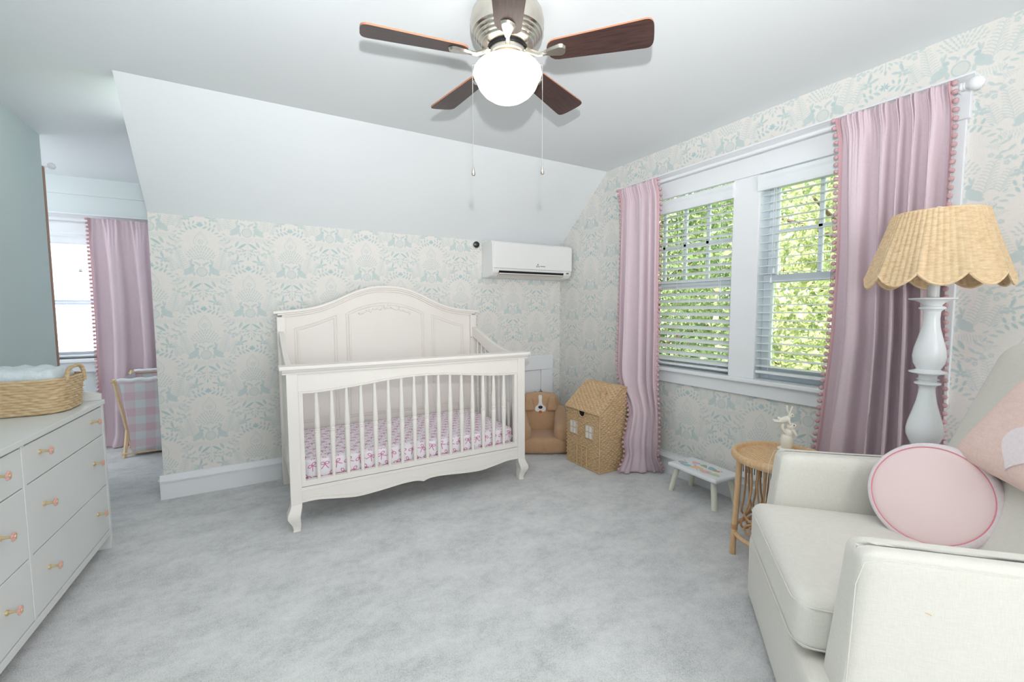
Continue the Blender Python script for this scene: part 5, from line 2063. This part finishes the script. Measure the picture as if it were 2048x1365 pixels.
# shade
zt_, zb_ = 1.520, 1.254
rT, rB = 0.128, 0.200
stk, sub, rows, rs = 60, 6, 64, 3
nu = stk * sub
ang = np.linspace(0, 2 * PI, nu, endpoint=False)
sc_n = 10
a_ph = math.radians(14.6)
scal = 0.044 * (1 - np.abs(np.cos(sc_n * (ang + a_ph) / 2)) ** 0.8)
G = np.zeros((rows * rs + 1, nu, 3))
for i in range(rows * rs + 1):
    v = i / rs
    r_ = min(int(v), rows - 1)
    phs = v - r_
    bulge = max(0, math.sin(PI * phs)) ** 0.6
    wave = np.cos(2 * PI * np.arange(nu) / sub)
    t = v / rows
    rad = rT + (rB - rT) * (t ** 1.06) + 0.0017 * bulge * (1.25 + 0.75 * wave) + 0.0003 * wave
    zz = zt_ + (zb_ + scal - 0.0 - zt_) * t
    G[i, :, 0] = LX + rad * np.cos(ang)
    G[i, :, 1] = LY + rad * np.sin(ang)
    G[i, :, 2] = zz
m = MB()
m.grid(G, cv=True)
sh = part(m, 'shade', 'shade', lamp, smooth=True, angle=None, label='scalloped woven wicker shade')
so = sh.modifiers.new('thickness', 'SOLIDIFY')
so.thickness = 0.003
so.offset = -1
m = MB()
m.tube([(LX + (rB + 0.001) * math.cos(a), LY + (rB + 0.001) * math.sin(a), zb_ + s_) for a, s_ in zip(ang, scal)], 0.0048, 6, closed=True)
part(m, 'shade_rim', 'shade', sh, smooth=True)
m = MB()
m.tube([(LX + rT * math.cos(a), LY + rT * math.sin(a), zt_) for a in ang[::4]], 0.0042, 6, closed=True)
part(m, 'shade_rim', 'shade', sh, smooth=True)
m = MB()
for k in range(3):
    a = 2 * PI * k / 3
    m.cyl((LX, LY, zt_ - 0.004), (LX + rT * math.cos(a), LY + rT * math.sin(a), zt_ - 0.002), 0.002, n=6)
part(m, 'spider', 'steel', sh)


# ------------------------------------------------------------------ garden
gm = MB()
gm.add([(W + 0.3, -14, -3.2), (40, -14, -3.2), (40, 26, -3.2), (W + 0.3, 26, -3.2)], [(0, 1, 2, 3)])
struct(gm, 'ground', 'ground', 'green lawn below the double window', 'ground')


def tree(label, x, y, zc, rx, ry, rz_, n, leaf, size, seed):
    R = np.random.default_rng(seed)
    root = thing('garden_tree', label, 'tree', (x, y, -3.2), 0, 'garden trees outside the double window')
    m = MB()
    m.tube([(x, y, -3.2), (x + 0.05, y - 0.05, -1.2), (x - 0.03, y + 0.06, zc - 0.4), (x + 0.02, y, zc + rz_ * 0.7)], [0.16, 0.13, 0.09, 0.03], 8)
    for k in range(9):
        a = R.uniform(0, 2 * PI)
        z0 = zc + R.uniform(-0.8, 0.4) * rz_
        L_ = R.uniform(0.5, 0.9)
        m.tube([(x, y, z0), (x + rx * L_ * 0.5 * math.cos(a), y + ry * L_ * 0.5 * math.sin(a), z0 + 0.25), (x + rx * L_ * math.cos(a), y + ry * L_ * math.sin(a), z0 + 0.45)], [0.04, 0.025, 0.01], 6)
    part(m, 'trunk', 'bark', root, smooth=True)
    # leaves gathered in clumps; each a folded diamond
    nc = 60
    d = R.normal(size=(nc, 3))
    d /= np.linalg.norm(d, axis=1, keepdims=True)
    cl = d * (R.uniform(0.35, 1.0, (nc, 1)) ** 0.6) * np.array([rx, ry, rz_])
    ci = R.integers(0, nc, n)
    pos = np.clip(cl[ci] + R.normal(size=(n, 3)) * np.array([rx, ry, rz_]) * 0.17, -np.array([rx, ry, rz_]), np.array([rx, ry, rz_])) * R.uniform(0.93, 1.0, (n, 1)) + np.array([x, y, zc])
    t = R.normal(size=(n, 3))
    t[:, 2] -= 0.5
    t /= np.linalg.norm(t, axis=1, keepdims=True)
    b = np.cross(t, R.normal(size=(n, 3)))
    b /= np.linalg.norm(b, axis=1, keepdims=True)
    nn = np.cross(t, b)
    s_ = (size * R.uniform(0.6, 1.25, n))[:, None]
    V = np.stack([pos - t * s_ * 0.5, pos + b * s_ * 0.30 + nn * s_ * 0.08, pos + t * s_ * 0.55, pos - b * s_ * 0.30 + nn * s_ * 0.08], 1).reshape(-1, 3)
    q = np.arange(n)[:, None] * 4
    F = np.concatenate([q + np.array([[0, 1, 2]]), q + np.array([[0, 2, 3]])], 0)
    me = bpy.data.meshes.new('foliage')
    me.from_pydata((V - np.array([x, y, -3.2])).tolist(), [], F.tolist())
    me.materials.append(MT[leaf])
    me.update()
    o_ = link('foliage', me, root)
    o_['kind'] = 'stuff'


tree('leafy green garden tree seen through the left window', 5.4, 4.72, 1.3, 1.5, 1.25, 2.3, 16000, 'leaf1', 0.085, 1)
tree('sunlit yellow-green garden tree seen through the right window', 5.5, 2.12, 1.1, 1.5, 1.20, 2.2, 15000, 'leaf2', 0.085, 2)
tree('tall garden tree standing behind the two nearer ones', 9.9, 5.6, 2.2, 2.6, 3.6, 3.4, 14000, 'leaf3', 0.16, 3)
